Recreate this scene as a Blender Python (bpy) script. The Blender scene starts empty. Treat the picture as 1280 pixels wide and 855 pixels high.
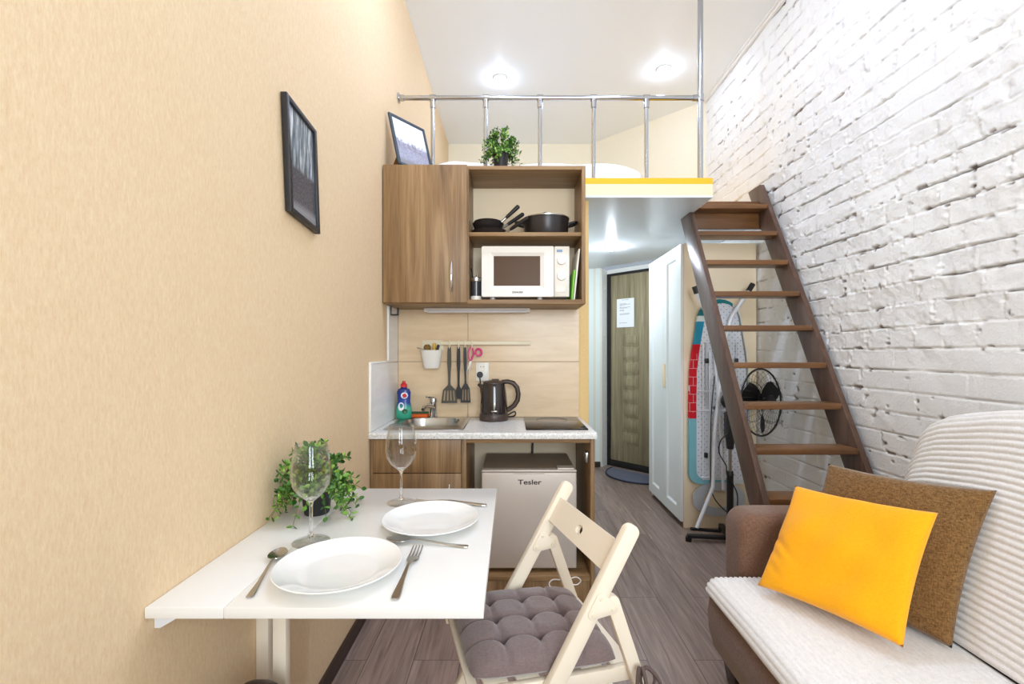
import bpy, bmesh, math, random
import numpy as np
from mathutils import Vector, Matrix
random.seed(7)
SC = bpy.context.scene
COL = SC.collection
F = 569.0; CX, CY, CH = 640.0, 441.0, 1.249      # focal length in px of the 1280 frame, vanishing point, camera height
def at(px, py, Y):                                # point of the room seen at a photo pixel, Y metres from the lens
    return Vector(((px-CX)*Y/F, Y, CH-(py-CY)*Y/F))
def lin(c):
    c /= 255.0
    return c/12.92 if c <= 0.04045 else ((c+0.055)/1.055)**2.4
def rgb(h):
    h = h.lstrip('#')
    return tuple(lin(int(h[i:i+2], 16)) for i in (0, 2, 4)) + (1.0,)

# ------------------------------------------------------------------ materials
def mat(name, col, rough=0.5, metal=0.0, spec=0.5, coat=0.0, sheen=0.0, emit=0.0):
    m = bpy.data.materials.new(name); m.use_nodes = True
    b = m.node_tree.nodes['Principled BSDF']
    b.inputs['Base Color'].default_value = rgb(col)
    b.inputs['Roughness'].default_value = rough
    b.inputs['Metallic'].default_value = metal
    b.inputs['Specular IOR Level'].default_value = spec
    b.inputs['Coat Weight'].default_value = coat
    b.inputs['Sheen Weight'].default_value = sheen
    if emit:
        b.inputs['Emission Color'].default_value = rgb(col); b.inputs['Emission Strength'].default_value = emit
    return m
class N:                                          # small node helper
    def __init__(s, m): s.t = m.node_tree; s.b = s.t.nodes['Principled BSDF']
    def new(s, kind, **kw):
        n = s.t.nodes.new(kind)
        for k, v in kw.items():
            if k in n.inputs: n.inputs[k].default_value = v
            else: setattr(n, k, v)
        return n
    def link(s, a, b): s.t.links.new(a, b)
    def coords(s, scale=(1, 1, 1), rot=(0, 0, 0), src='Object', loc=(0, 0, 0)):
        c = s.new('ShaderNodeTexCoord'); mp = s.new('ShaderNodeMapping')
        mp.inputs['Scale'].default_value = scale; mp.inputs['Rotation'].default_value = rot; mp.inputs['Location'].default_value = loc
        s.link(c.outputs[src], mp.inputs['Vector']); return mp.outputs['Vector']
    def noise(s, vec, scale=5, detail=3, rough=0.5, dist=0.0):
        n = s.new('ShaderNodeTexNoise'); n.inputs['Scale'].default_value = scale
        n.inputs['Detail'].default_value = detail; n.inputs['Roughness'].default_value = rough; n.inputs['Distortion'].default_value = dist
        s.link(vec, n.inputs['Vector']); return n.outputs['Fac']
    def ramp(s, fac, stops, interp='LINEAR'):
        r = s.new('ShaderNodeValToRGB'); r.color_ramp.interpolation = interp
        e = r.color_ramp.elements
        while len(e) < len(stops): e.new(0.5)
        for i, (p, c) in enumerate(stops): e[i].position = p; e[i].color = rgb(c) if isinstance(c, str) else c
        s.link(fac, r.inputs['Fac']); return r.outputs['Color']
    def mix(s, fac, a, b, mode='MIX'):
        n = s.new('ShaderNodeMix', data_type='RGBA', blend_type=mode)
        for sock, v in ((n.inputs[0], fac), (n.inputs[6], a), (n.inputs[7], b)):
            if hasattr(v, 'is_output'): s.link(v, sock)
            elif isinstance(v, str): sock.default_value = rgb(v)
            else: sock.default_value = v
        return n.outputs[2]
    def bump(s, h, strength=0.3, dist=0.01):
        n = s.new('ShaderNodeBump'); n.inputs['Strength'].default_value = strength; n.inputs['Distance'].default_value = dist
        s.link(h, n.inputs['Height']); s.link(n.outputs['Normal'], s.b.inputs['Normal'])
    def color(s, c): s.link(c, s.b.inputs['Base Color'])
M = {}
def wallpaper(name, c1, c2):
    m = mat(name, c1, 0.75, spec=0.25); n = N(m)
    f = n.noise(n.coords((230, 230, 70)), 1, 3, 0.65)
    n.color(n.ramp(f, [(0.25, c2), (0.75, c1)])); n.bump(f, 0.2, 0.003)
    return m
M['wallpaper'] = wallpaper('wallpaper', '#ecd5b1', '#dfc098')
M['cream_paint'] = wallpaper('cream_paint', '#f1ead6', '#ece2c8')
M['yellow_paint'] = wallpaper('yellow_paint', '#efd29a', '#e6c284')
def striped():
    m = mat('striped_wallpaper', '#e5ebe6', 0.7, spec=0.25); n = N(m)
    w = n.new('ShaderNodeTexWave', wave_type='BANDS', bands_direction='X'); w.inputs['Scale'].default_value = 4.5
    n.link(n.coords(), w.inputs['Vector'])
    n.color(n.ramp(w.outputs['Fac'], [(0.2, '#e0e0d2'), (0.5, '#e9eeea'), (0.85, '#e4ebe8')])); return m
M['striped'] = striped()
M['ceiling'] = mat('ceiling_white', '#eef1f3', 0.38, spec=0.4)
M['white_paint'] = mat('white_paint', '#eeeeec', 0.45)
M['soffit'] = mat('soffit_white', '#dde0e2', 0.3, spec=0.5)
def brick():
    m = mat('white_brick', '#efefef', 0.62, spec=0.3); n = N(m)
    a = n.new('ShaderNodeAttribute', attribute_name='chip_shade')
    v = n.coords()
    big = n.noise(v, 2.2, 3); fine = n.noise(v, 90, 4, 0.65)
    base = n.mix(n.ramp(big, [(0.35, '#000000'), (0.7, '#ffffff')]), '#eeeeed', '#f5f5f3')
    n.color(n.mix(a.outputs['Fac'], base, '#6a5c55')); n.bump(fine, 0.45, 0.006); return m
M['brick'] = brick()
def planks():
    m = mat('floor_planks', '#776860', 0.36, spec=0.45); n = N(m)
    v = n.coords((1, 1, 1), (0, 0, math.pi/2))
    b = n.new('ShaderNodeTexBrick', offset=0.37, offset_frequency=2)
    for k, val in (('Scale', 1.0), ('Mortar Size', 0.0012), ('Brick Width', 1.28), ('Row Height', 0.19), ('Bias', 0.0)): b.inputs[k].default_value = val
    b.inputs['Color1'].default_value = (0, 0, 0, 1); b.inputs['Color2'].default_value = (1, 1, 1, 1); b.inputs['Mortar'].default_value = (0.5, 0.5, 0.5, 1)
    n.link(v, b.inputs['Vector'])
    # shift the grain per plank
    c = n.new('ShaderNodeTexCoord'); add = n.new('ShaderNodeVectorMath', operation='ADD')
    sc = n.new('ShaderNodeVectorMath', operation='SCALE'); sc.inputs['Scale'].default_value = 7.0
    n.link(b.outputs['Color'], sc.inputs[0]); n.link(c.outputs['Object'], add.inputs[0]); n.link(sc.outputs[0], add.inputs[1])
    mp = n.new('ShaderNodeMapping'); mp.inputs['Scale'].default_value = (16, 1.3, 1); n.link(add.outputs[0], mp.inputs['Vector'])
    g = n.noise(mp.outputs['Vector'], 1.6, 6, 0.62, 1.4)
    mp2 = n.new('ShaderNodeMapping'); mp2.inputs['Scale'].default_value = (90, 3, 1); n.link(add.outputs[0], mp2.inputs['Vector'])
    g2 = n.noise(mp2.outputs['Vector'], 1, 3, 0.6)
    col = n.ramp(g, [(0.25, '#6b5b54'), (0.45, '#918079'), (0.6, '#a8968d'), (0.8, '#c4b4a8')])
    col = n.mix(0.35, col, n.ramp(g2, [(0.3, '#6f5e57'), (0.7, '#bba99e')]))
    tone = n.ramp(b.outputs['Color'], [(0.0, '#d8cfc9'), (1.0, '#fff6f2')])
    col = n.mix(0.8, col, tone, 'MULTIPLY')
    col = n.mix(b.outputs['Fac'], col, '#2e2623')
    n.color(col); n.bump(g, 0.12, 0.004); return m
M['floor'] = planks()
def wood(name, dark, mid, light, axis='Z', rough=0.42, freq=9.0, stretch=0.55, contrast=1.0):
    m = mat(name, mid, rough, spec=0.35); n = N(m)
    s = [freq, freq, freq]; s['XYZ'.index(axis)] = stretch
    v = n.coords(tuple(s))
    g = n.noise(v, 1.0, 5, 0.6, 1.1)
    s2 = [freq*9]*3; s2['XYZ'.index(axis)] = stretch*4
    g2 = n.noise(n.coords(tuple(s2)), 1.0, 3, 0.6)
    c = n.ramp(g, [(0.28, dark), (0.5, mid), (0.68, light)])
    c2 = n.ramp(g2, [(0.3, dark), (0.7, light)])
    n.color(n.mix(0.3, c, c2)); n.bump(g2, 0.08, 0.002); return m
M['ash'] = wood('ash_laminate', '#604731', '#8c6c48', '#b0916a', 'Z', freq=12, stretch=0.8)
M['ash_x'] = wood('ash_laminate_side', '#6c5036', '#8e6e4a', '#ad8d64', 'X', freq=11)
M['walnut'] = wood('stained_wood', '#553a26', '#6e4c33', '#85603f', 'Z', 0.33, 14, 1.0)
M['tread'] = wood('stained_tread', '#5e4029', '#744f30', '#8c623c', 'X', 0.3, 16, 1.0)
M['rail_side'] = wood('stained_stringer', '#4a352b', '#5d463a', '#6d5547', 'Z', 0.3, 14, 1.0)
M['door_oak'] = wood('oak_door_film', '#6d6048', '#94876a', '#b3a787', 'Z', 0.5, 22, 1.0)
M['chair_white'] = mat('chair_paint', '#efe3cf', 0.42, spec=0.4)
M['cream_panel'] = mat('cream_panel', '#f7e5c6', 0.5)
M['wardrobe_white'] = mat('wardrobe_white', '#e9ecea', 0.35)
M['white_gloss'] = mat('white_gloss_laminate', '#e9e7e3', 0.18, spec=0.5)
M['white_plastic'] = mat('white_plastic', '#efece4', 0.35)
M['cream_plastic'] = mat('cream_plastic', '#ebe1c6', 0.4)
M['porcelain'] = mat('opal_glass', '#eeeeec', 0.08, spec=0.55, coat=0.3)
M['chrome'] = mat('chrome', '#d9dadc', 0.12, 1.0)
M['rail_steel'] = mat('polished_rail_steel', '#b9bbbf', 0.16, 1.0)
M['steel'] = mat('brushed_steel', '#b9b6b0', 0.28, 1.0)
M['cutlery'] = mat('cutlery_steel', '#c2c0bd', 0.22, 1.0)
M['black'] = mat('black_plastic', '#1d1b1b', 0.4)
M['black_matte'] = mat('black_coating', '#232020', 0.55)
M['pan'] = mat('pan_coating', '#2a2526', 0.32, spec=0.5)
M['black_frame'] = mat('black_frame', '#26262a', 0.4)
M['blue_frame'] = mat('dark_slate_frame', '#35414c', 0.4)
M['hob'] = mat('black_hob_glass', '#1a1310', 0.12, spec=0.16)
M['spatula'] = mat('grey_nylon', '#48443a', 0.5)
M['kettle'] = mat('kettle_gloss', '#241c1b', 0.12, spec=0.6, coat=0.4)
M['kettle_brown'] = mat('kettle_brown', '#42342f', 0.38)
M['pink'] = mat('pink_plastic', '#d8347f', 0.35)
M['red'] = mat('red_plastic', '#d8232b', 0.35)
M['fridge'] = mat('silver_fridge', '#d2c8bf', 0.4, 0.25)
M['fridge_dark'] = mat('fridge_top', '#8c7b6a', 0.5)
M['micro_glass'] = mat('microwave_window', '#5a4432', 0.3, spec=0.12)
M['micro'] = mat('microwave_body', '#ece7df', 0.35)
M['green'] = mat('green_board', '#7fc73c', 0.4)
M['navy_mat'] = mat('navy_mat', '#3d4460', 0.95, sheen=0.3)
M['dark_brown'] = mat('dark_brown_trim', '#3b2b24', 0.45)
M['paper'] = mat('paper', '#f3f4f6', 0.7)
M['ink'] = mat('ink', '#6d7078', 0.7)
M['yellow_edge'] = mat('yellow_edge', '#f2b81c', 0.4)
M['fascia'] = mat('deck_fascia', '#f0dcb8', 0.5)
M['grout'] = mat('grout', '#a58f78', 0.8)
M['ribbon'] = mat('brown_ribbon', '#5b4a45', 0.75)
M['soil'] = mat('soil', '#2b2118', 0.9)
M['pot'] = mat('black_pot', '#232225', 0.45)
M['orange'] = mat('orange_sponge', '#e8692b', 0.9)
M['scrub'] = mat('green_scrub', '#3f5c41', 0.95)
M['yellow_plastic'] = mat('yellow_plastic', '#d8b13f', 0.5)
M['bristle'] = mat('brown_brush', '#8a6a33', 0.7)
M['bulb'] = mat('lamp_glass', '#cfe0ff', 0.5, emit=265.0)
M['bulb_back'] = mat('lamp_glass_back', '#d9e6ff', 0.5, emit=70.0)
M['bulb_front'] = mat('lamp_glass_front', '#d0e0ff', 0.5, emit=900.0)
M['bulb_cool'] = mat('lamp_glass_cool', '#e6f1ff', 0.5, emit=960.0)
M['grey_metal'] = mat('grey_enamel', '#c3c6ca', 0.35, 0.3)
M['white_metal'] = mat('white_enamel', '#e6e9ee', 0.35, 0.1)
M['leaf_stem'] = mat('leaf_stem', '#5b6b2c', 0.6)
def leafy():
    m = mat('leaf', '#4f7d2a', 0.42, spec=0.4); n = N(m)
    g = n.new('ShaderNodeNewGeometry')
    n.color(n.ramp(g.outputs['Random Per Island'], [(0.0, '#24461a'), (0.4, '#3b6a27'), (0.7, '#5f9233'), (1.0, '#a3c853')]))
    return m
M['leaf'] = leafy()
def fabric(name, c1, c2, scale=420, rough=0.9, strength=0.4, sheen=0.25):
    m = mat(name, c1, rough, spec=0.2, sheen=sheen); n = N(m)
    a = n.noise(n.coords((scale, scale, scale*0.25)), 1, 2, 0.6)
    b = n.noise(n.coords((scale*0.25, scale*0.25, scale)), 1, 2, 0.6)
    mm = n.new('ShaderNodeMath', operation='ADD'); n.link(a, mm.inputs[0]); n.link(b, mm.inputs[1])
    md = n.new('ShaderNodeMath', operation='MULTIPLY'); md.inputs[1].default_value = 0.5; n.link(mm.outputs[0], md.inputs[0])
    n.color(n.ramp(md.outputs[0], [(0.36, c2), (0.62, c1)])); n.bump(md.outputs[0], strength, 0.002); return m
M['sofa'] = fabric('brown_upholstery', '#80604d', '#634738', 380)
M['brown_pillow'] = fabric('burlap_weave', '#8a673d', '#573b19', 330, 0.9, 0.6)
M['yellow_pillow'] = fabric('yellow_cotton', '#fbb00a', '#f3a200', 500, 0.8, 0.15)
M['grey_pad'] = fabric('taupe_cotton', '#7f6f6c', '#705f5d', 500, 0.8, 0.12, 0.4)
M['throw'] = fabric('white_plush', '#e9e6e4', '#dad6d2', 300, 0.95, 0.3, 0.5)
M['bedding'] = fabric('white_bedding', '#f4f4f6', '#ececef', 90, 0.9, 0.1)
def granite():
    m = mat('speckled_stone', '#dcdad8', 0.3, spec=0.45); n = N(m)
    v = n.coords()
    a = n.noise(v, 210, 2, 0.7); b = n.noise(v, 90, 3, 0.7)
    c = n.ramp(a, [(0.33, '#8d8880'), (0.43, '#d3d2cd'), (0.62, '#e8e7e3'), (0.75, '#ffffff')])
    c = n.mix(0.45, c, n.ramp(b, [(0.35, '#b5b2ac'), (0.6, '#f0efec')]))
    n.color(c); return m
M['stone'] = granite()
def tilemat(name, c1, c2):
    m = mat(name, c1, 0.28, spec=0.45); n = N(m)
    v = n.coords((1.2, 1, 7))
    n.color(n.ramp(n.noise(v, 3, 5, 0.6, 0.6), [(0.3, c2), (0.7, c1)])); return m
M['tile'] = tilemat('beige_tile', '#e8d0ae', '#dabf9a')
M['tile_grey'] = tilemat('grey_side_tile', '#f3f2f0', '#e7e5e2')
def perforated():
    m = mat('perforated_metal', '#e2e5ec', 0.4, 0.15); n = N(m)
    v = n.coords((1, 0, 1), (0, math.radians(45), 0))
    vo = n.new('ShaderNodeTexVoronoi', feature='F1'); vo.inputs['Scale'].default_value = 36; vo.inputs['Randomness'].default_value = 0.0
    n.link(v, vo.inputs['Vector'])
    n.color(n.ramp(vo.outputs['Distance'], [(0.0, '#5a5f6e'), (0.09, '#5a5f6e'), (0.14, '#e2e5ec')])); return m
M['perf'] = perforated()
def cover():
    m = mat('printed_cover', '#2f93b4', 0.8, spec=0.2); n = N(m)
    c = n.new('ShaderNodeTexCoord'); s = n.new('ShaderNodeSeparateXYZ'); n.link(c.outputs['Object'], s.inputs[0])
    d = n.new('ShaderNodeMath', operation='DIVIDE'); d.inputs[1].default_value = 1.7; n.link(s.outputs['Z'], d.inputs[0])
    col = n.ramp(d.outputs[0], [(0.0, '#7fb9c4'), (0.462, '#7fb9c4'), (0.463, '#cf1f2c'), (0.765, '#cf1f2c'), (0.766, '#2f93b4'), (0.86, '#2f93b4'), (0.861, '#dfe9e6'), (0.885, '#2a7f86'), (1.0, '#2a7f86')], 'CONSTANT')
    br = n.new('ShaderNodeTexBrick', offset=0.5)
    for k, val in (('Scale', 1.0), ('Mortar Size', 0.0011), ('Brick Width', 0.05), ('Row Height', 0.06)): br.inputs[k].default_value = val
    v = n.coords((1, 1, 1), (math.pi/2, 0, 0)); n.link(v, br.inputs['Vector'])
    gt = n.new('ShaderNodeMath', operation='COMPARE'); gt.inputs[1].default_value = 0.61; gt.inputs[2].default_value = 0.12; n.link(d.outputs[0], gt.inputs[0])
    ml = n.new('ShaderNodeMath', operation='MULTIPLY'); n.link(gt.outputs[0], ml.inputs[0]); n.link(br.outputs['Fac'], ml.inputs[1])
    gx = n.new('ShaderNodeMath', operation='GREATER_THAN'); gx.inputs[1].default_value = 0.10; n.link(s.outputs['X'], gx.inputs[0])
    n.color(n.mix(gx.outputs[0], n.mix(ml.outputs[0], col, '#e8d5d6'), '#d5dcdc')); return m
M['cover'] = cover()
def thin_glass(name, tint, lo=0.04, hi=0.75):
    m = bpy.data.materials.new(name); m.use_nodes = True; t = m.node_tree
    for x in list(t.nodes): t.nodes.remove(x)
    o = t.nodes.new('ShaderNodeOutputMaterial'); mx = t.nodes.new('ShaderNodeMixShader')
    tr = t.nodes.new('ShaderNodeBsdfTransparent'); tr.inputs[0].default_value = rgb(tint)
    gl = t.nodes.new('ShaderNodeBsdfGlossy'); gl.inputs['Roughness'].default_value = 0.03; gl.inputs['Color'].default_value = (0.95, 0.95, 0.95, 1)
    lw = t.nodes.new('ShaderNodeLayerWeight'); lw.inputs['Blend'].default_value = 0.5
    mr = t.nodes.new('ShaderNodeMapRange'); mr.inputs['To Min'].default_value = lo; mr.inputs['To Max'].default_value = hi
    pw = t.nodes.new('ShaderNodeMath'); pw.operation = 'POWER'; pw.inputs[1].default_value = 2.6; t.links.new(lw.outputs['Facing'], pw.inputs[0]); t.links.new(pw.outputs[0], mr.inputs['Value']); t.links.new(mr.outputs[0], mx.inputs[0])
    t.links.new(tr.outputs[0], mx.inputs[1]); t.links.new(gl.outputs[0], mx.inputs[2]); t.links.new(mx.outputs[0], o.inputs[0]); return m
M['glass'] = thin_glass('clear_glass', '#f7f7f6', 0.03, 0.80)
M['glass_solid'] = mat('solid_glass', '#ffffff', 0.0); M['glass_solid'].node_tree.nodes['Principled BSDF'].inputs['Transmission Weight'].default_value = 1.0
M['dark_glass'] = mat('dark_bottle_glass', '#35383c', 0.1, spec=0.7)
def street_print(name, sky, ground, dark, horizon, sx):
    m = mat(name, '#888888', 0.22, spec=0.4); n = N(m)
    c = n.new('ShaderNodeTexCoord'); s = n.new('ShaderNodeSeparateXYZ'); n.link(c.outputs['Generated'], s.inputs[0])
    v = n.coords(sx, src='Generated')
    blk = n.noise(v, 1, 4, 0.75); fine = n.noise(n.coords((60, 60, 40), src='Generated'), 1, 3, 0.7)
    up = n.ramp(blk, [(0.36, dark), (0.52, sky), (0.66, '#e6e8ea')] if sx[0] > 5 else [(0.0, sky), (0.6, '#eef2f7')], 'LINEAR')
    lo = n.ramp(fine, [(0.3, dark), (0.6, ground), (0.8, '#b9b6bd')])
    k = n.ramp(s.outputs['Z'], [(horizon-0.02, '#ffffff'), (horizon+0.02, '#000000')])
    col = n.mix(k, up, lo)
    if sx[0] < 5:
        band = n.ramp(s.outputs['Z'], [(0.30, '#000000'), (0.40, '#ffffff'), (0.52, '#ffffff'), (0.60, '#000000')])
        town = n.ramp(n.noise(n.coords((1, 14, 9), src='Generated'), 1, 3, 0.7), [(0.40, '#ffffff'), (0.56, '#000000')])
        col = n.mix(n.mix(1.0, band, town, 'MULTIPLY'), col, '#8f8a97')
    pave = n.ramp(s.outputs['Z'], [(0.09, '#ffffff'), (0.16, '#000000')])
    n.color(n.mix(pave, col, '#8d8c90')); return m
M['print_street'] = street_print('grey_street_print', '#848d96', '#5f5d63', '#33353b', 0.46, (12, 12, 1.6))
M['print_sea'] = street_print('pale_harbour_print', '#dbe4ef', '#b4b3c2', '#6f7390', 0.5, (2, 2, 3))
def soap():
    m = mat('soap_bottle', '#2b4f9e', 0.25, spec=0.5); n = N(m)
    c = n.new('ShaderNodeTexCoord'); s = n.new('ShaderNodeSeparateXYZ'); n.link(c.outputs['Generated'], s.inputs[0])
    n.color(n.ramp(s.outputs['Z'], [(0.0, '#2f9c7d'), (0.33, '#49b392'), (0.5, '#2a4b9a'), (1.0, '#24357f')])); return m
M['soap'] = soap()

# ------------------------------------------------------------------ geometry helper
class MB:
    def __init__(s, m=None): s.bm = bmesh.new(); s.m = m or Matrix.Identity(4)
    def v(s, p): return s.bm.verts.new(s.m @ Vector(p))
    def _bev(s, verts, w, seg=2):
        if w <= 0: return
        vs = set(verts); es = [e for e in s.bm.edges if e.verts[0] in vs and e.verts[1] in vs]
        bmesh.ops.bevel(s.bm, geom=es, offset=w, segments=seg, affect='EDGES', profile=0.5)
    def hexa(s, pts, bev=0.0, seg=2):             # 8 corners: bottom ring of four, then top ring
        vs = [s.v(p) for p in pts]
        for f in ((3, 2, 1, 0), (4, 5, 6, 7), (0, 1, 5, 4), (1, 2, 6, 5), (2, 3, 7, 6), (3, 0, 4, 7)):
            s.bm.faces.new([vs[i] for i in f])
        s._bev(vs, bev, seg); return s
    def box(s, x0, x1, y0, y1, z0, z1, bev=0.0, seg=2):
        return s.hexa([(x0, y0, z0), (x1, y0, z0), (x1, y1, z0), (x0, y1, z0), (x0, y0, z1), (x1, y0, z1), (x1, y1, z1), (x0, y1, z1)], bev, seg)
    def bar(s, p0, p1, w, d, up=(0, 0, 1), bev=0.0):   # rectangular bar from p0 to p1; w along side, d along 'up'
        p0, p1 = Vector(p0), Vector(p1); e = (p1-p0).normalized(); a = e.cross(Vector(up)).normalized(); b = a.cross(e).normalized()
        q = lambda p, i, j: p+a*(w/2*i)+b*(d/2*j)
        return s.hexa([q(p0, -1, -1), q(p0, 1, -1), q(p0, 1, 1), q(p0, -1, 1), q(p1, -1, -1), q(p1, 1, -1), q(p1, 1, 1), q(p1, -1, 1)], bev)
    def prism(s, poly, axis, a0, a1, bev=0.0, seg=2):  # poly in the plane across axis
        def P(u, w, a):
            return {'X': (a, u, w), 'Y': (u, a, w), 'Z': (u, w, a)}[axis]
        A = [s.v(P(u, w, a0)) for u, w in poly]; B = [s.v(P(u, w, a1)) for u, w in poly]
        n = len(poly)
        s.bm.faces.new(A[::-1]); s.bm.faces.new(B)
        for i in range(n): s.bm.faces.new([A[i], A[(i+1) % n], B[(i+1) % n], B[i]])
        s._bev(A+B, bev, seg); return s
    def ring_prism(s, outer, inner, axis, a0, a1):     # same number of points in outer and inner
        def P(u, w, a):
            return {'X': (a, u, w), 'Y': (u, a, w), 'Z': (u, w, a)}[axis]
        n = len(outer); R = [[s.v(P(u, w, a)) for u, w in L] for L in (outer, inner) for a in (a0, a1)]
        o0, o1, i0, i1 = R
        for i in range(n):
            j = (i+1) % n
            for q in ((o0[i], o0[j], o1[j], o1[i]), (i0[j], i0[i], i1[i], i1[j]), (o0[j], o0[i], i0[i], i0[j]), (o1[i], o1[j], i1[j], i1[i])): s.bm.faces.new(q)
        return s
    def tube(s, pts, r, seg=10, closed=False, cap=True):
        pts = [Vector(p) for p in pts]; n = len(pts); rs = r if isinstance(r, (list, tuple)) else [r]*n
        rings = []; ref = None
        for i in range(n):
            a = pts[(i-1) % n] if (i > 0 or closed) else pts[i]; b = pts[(i+1) % n] if (i < n-1 or closed) else pts[i]
            t = (b-a).normalized()
            if ref is None:
                ref = t.orthogonal().normalized()
            ref = (ref-t*ref.dot(t))
            ref = ref.normalized() if ref.length > 1e-6 else t.orthogonal().normalized()
            c = t.cross(ref)
            rings.append([s.v(pts[i]+(ref*math.cos(k*2*math.pi/seg)+c*math.sin(k*2*math.pi/seg))*rs[i]) for k in range(seg)])
        for i in range(n if closed else n-1):
            A, B = rings[i], rings[(i+1) % n]
            off = 0
            if closed and i == n-1:
                off = min(range(seg), key=lambda o: (A[0].co-B[o].co).length)
            for k in range(seg): s.bm.faces.new([A[k], A[(k+1) % seg], B[(k+1+off) % seg], B[(k+off) % seg]])
        if cap and not closed: s.bm.faces.new(rings[0][::-1]); s.bm.faces.new(rings[-1])
        return s
    def cyl(s, p0, p1, r0, r1=None, seg=20): return s.tube([p0, p1], [r0, r0 if r1 is None else r1], seg)
    def lathe(s, prof, c=(0, 0, 0), seg=32, sx=1.0, sy=1.0, ridges=0, ramp=0.0):  # prof (r,z); r=0 closes
        rings = []
        for r, z in prof:
            if r <= 1e-6: rings.append([s.v((c[0], c[1], c[2]+z))])
            else:
                rings.append([s.v((c[0]+r*(1+ramp*math.cos(ridges*k*2*math.pi/seg))*sx*math.cos(k*2*math.pi/seg), c[1]+r*(1+ramp*math.cos(ridges*k*2*math.pi/seg))*sy*math.sin(k*2*math.pi/seg), c[2]+z)) for k in range(seg)])
        for A, B in zip(rings, rings[1:]):
            for k in range(seg):
                j = (k+1) % seg
                if len(A) == 1 and len(B) == 1: break
                if len(A) == 1: s.bm.faces.new([A[0], B[j], B[k]])
                elif len(B) == 1: s.bm.faces.new([A[k], A[j], B[0]])
                else: s.bm.faces.new([A[k], A[j], B[j], B[k]])
        return s
    def grid(s, fn, nu, nv, closed_u=False):
        G = [[s.v(fn(i/nu, j/nv)) for j in range(nv+1)] for i in range(nu if closed_u else nu+1)]
        L = len(G)
        for i in range(nu):
            for j in range(nv): s.bm.faces.new([G[i][j], G[(i+1) % L][j], G[(i+1) % L][j+1], G[i][j+1]])
        return G
    def build(s, name, m, parent=None, ang=38, recalc=True):
        if recalc: bmesh.ops.recalc_face_normals(s.bm, faces=s.bm.faces[:])
        me = bpy.data.meshes.new(name)
        xs = [v.co for v in s.bm.verts]
        if parent is not None: off = OFF[parent.name]
        else:
            lo = Vector((min(c.x for c in xs), min(c.y for c in xs), min(c.z for c in xs))); hi = Vector((max(c.x for c in xs), max(c.y for c in xs), max(c.z for c in xs)))
            off = Vector(((lo.x+hi.x)/2, (lo.y+hi.y)/2, lo.z))
        bmesh.ops.translate(s.bm, verts=s.bm.verts[:], vec=-off)
        s.bm.to_mesh(me); s.bm.free()
        if ang:
            for p in me.polygons: p.use_smooth = True
            me.set_sharp_from_angle(angle=math.radians(ang))
        me.materials.append(m)
        o = bpy.data.objects.new(name, me); COL.objects.link(o)
        if parent is not None: o.parent = parent
        else: o.location = off
        OFF[o.name] = off.copy()
        return o
OFF = {}
def tag(o, label, cat, group=None, kind=None):
    o['label'] = label; o['category'] = cat
    if group: o['group'] = group
    if kind: o['kind'] = kind
    return o
def thing(name, label, cat, loc=(0, 0, 0), group=None):
    o = bpy.data.objects.new(name, None); COL.objects.link(o); o.location = loc; o.empty_display_size = 0.05
    OFF[o.name] = Vector(loc); return tag(o, label, cat, group)
def struct(name, mb, m, parent=None, ang=38, label=None, cat=None):
    o = mb.build(name, m, parent, ang)
    if parent is None: o['kind'] = 'structure'
    return o
def sroot(name, loc=(0, 0, 0)):
    o = bpy.data.objects.new(name, None); COL.objects.link(o); o.location = loc; OFF[o.name] = Vector(loc); o['kind'] = 'structure'; return o
def dup(root, loc, rotz=None, label=None):
    def cp(o, parent):
        c = o.copy(); COL.objects.link(c)
        if parent is not None: c.parent = parent
        for ch in list(o.children): cp(ch, c)
        return c
    r = cp(root, None); r.location = loc
    if rotz is not None: r.rotation_euler = (0, 0, rotz)
    if label: r['label'] = label
    return r
def text(name, body, size, loc, m, parent, rot=(math.pi/2, 0, 0), bold=0.0, sx=1.0):
    c = bpy.data.curves.new(name, 'FONT'); c.body = body; c.size = size; c.align_x = 'CENTER'; c.align_y = 'CENTER'; c.extrude = 0.0004; c.offset = bold
    c.materials.append(m)
    tmp = bpy.data.objects.new(name, c); COL.objects.link(tmp)
    me = bpy.data.meshes.new_from_object(tmp.evaluated_get(bpy.context.evaluated_depsgraph_get())); bpy.data.objects.remove(tmp); bpy.data.curves.remove(c); me.name = name
    o = bpy.data.objects.new(name, me); COL.objects.link(o); o.parent = parent; o.location = Vector(loc)-OFF[parent.name]; o.rotation_euler = rot; o.scale = (sx, 1, 1)
    return o
def spline(pts, n=8, closed=False):
    P = [Vector(p) for p in pts]; N_ = len(P); out = []
    for i in range(N_ if closed else N_-1):
        if closed: a, b, c, d = P[(i-1) % N_], P[i], P[(i+1) % N_], P[(i+2) % N_]
        else: a, b, c, d = P[max(i-1, 0)], P[i], P[i+1], P[min(i+2, N_-1)]
        for k in range(n):
            t = k/n; out.append(0.5*((2*b)+(c-a)*t+(2*a-5*b+4*c-d)*t*t+(3*b-3*c+d-a)*t**3))
    if not closed: out.append(P[-1])
    return out
def roundrect(cx, cy, w, h, r, n=6):
    P = []
    for qx, qy, a0 in ((1, 1, 0), (-1, 1, 90), (-1, -1, 180), (1, -1, 270)):
        for k in range(n+1):
            a = math.radians(a0+90*k/n); P.append((cx+qx*(w/2-r)+r*math.cos(a), cy+qy*(h/2-r)+r*math.sin(a)))
    return P
EXPO=-0.08
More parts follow.
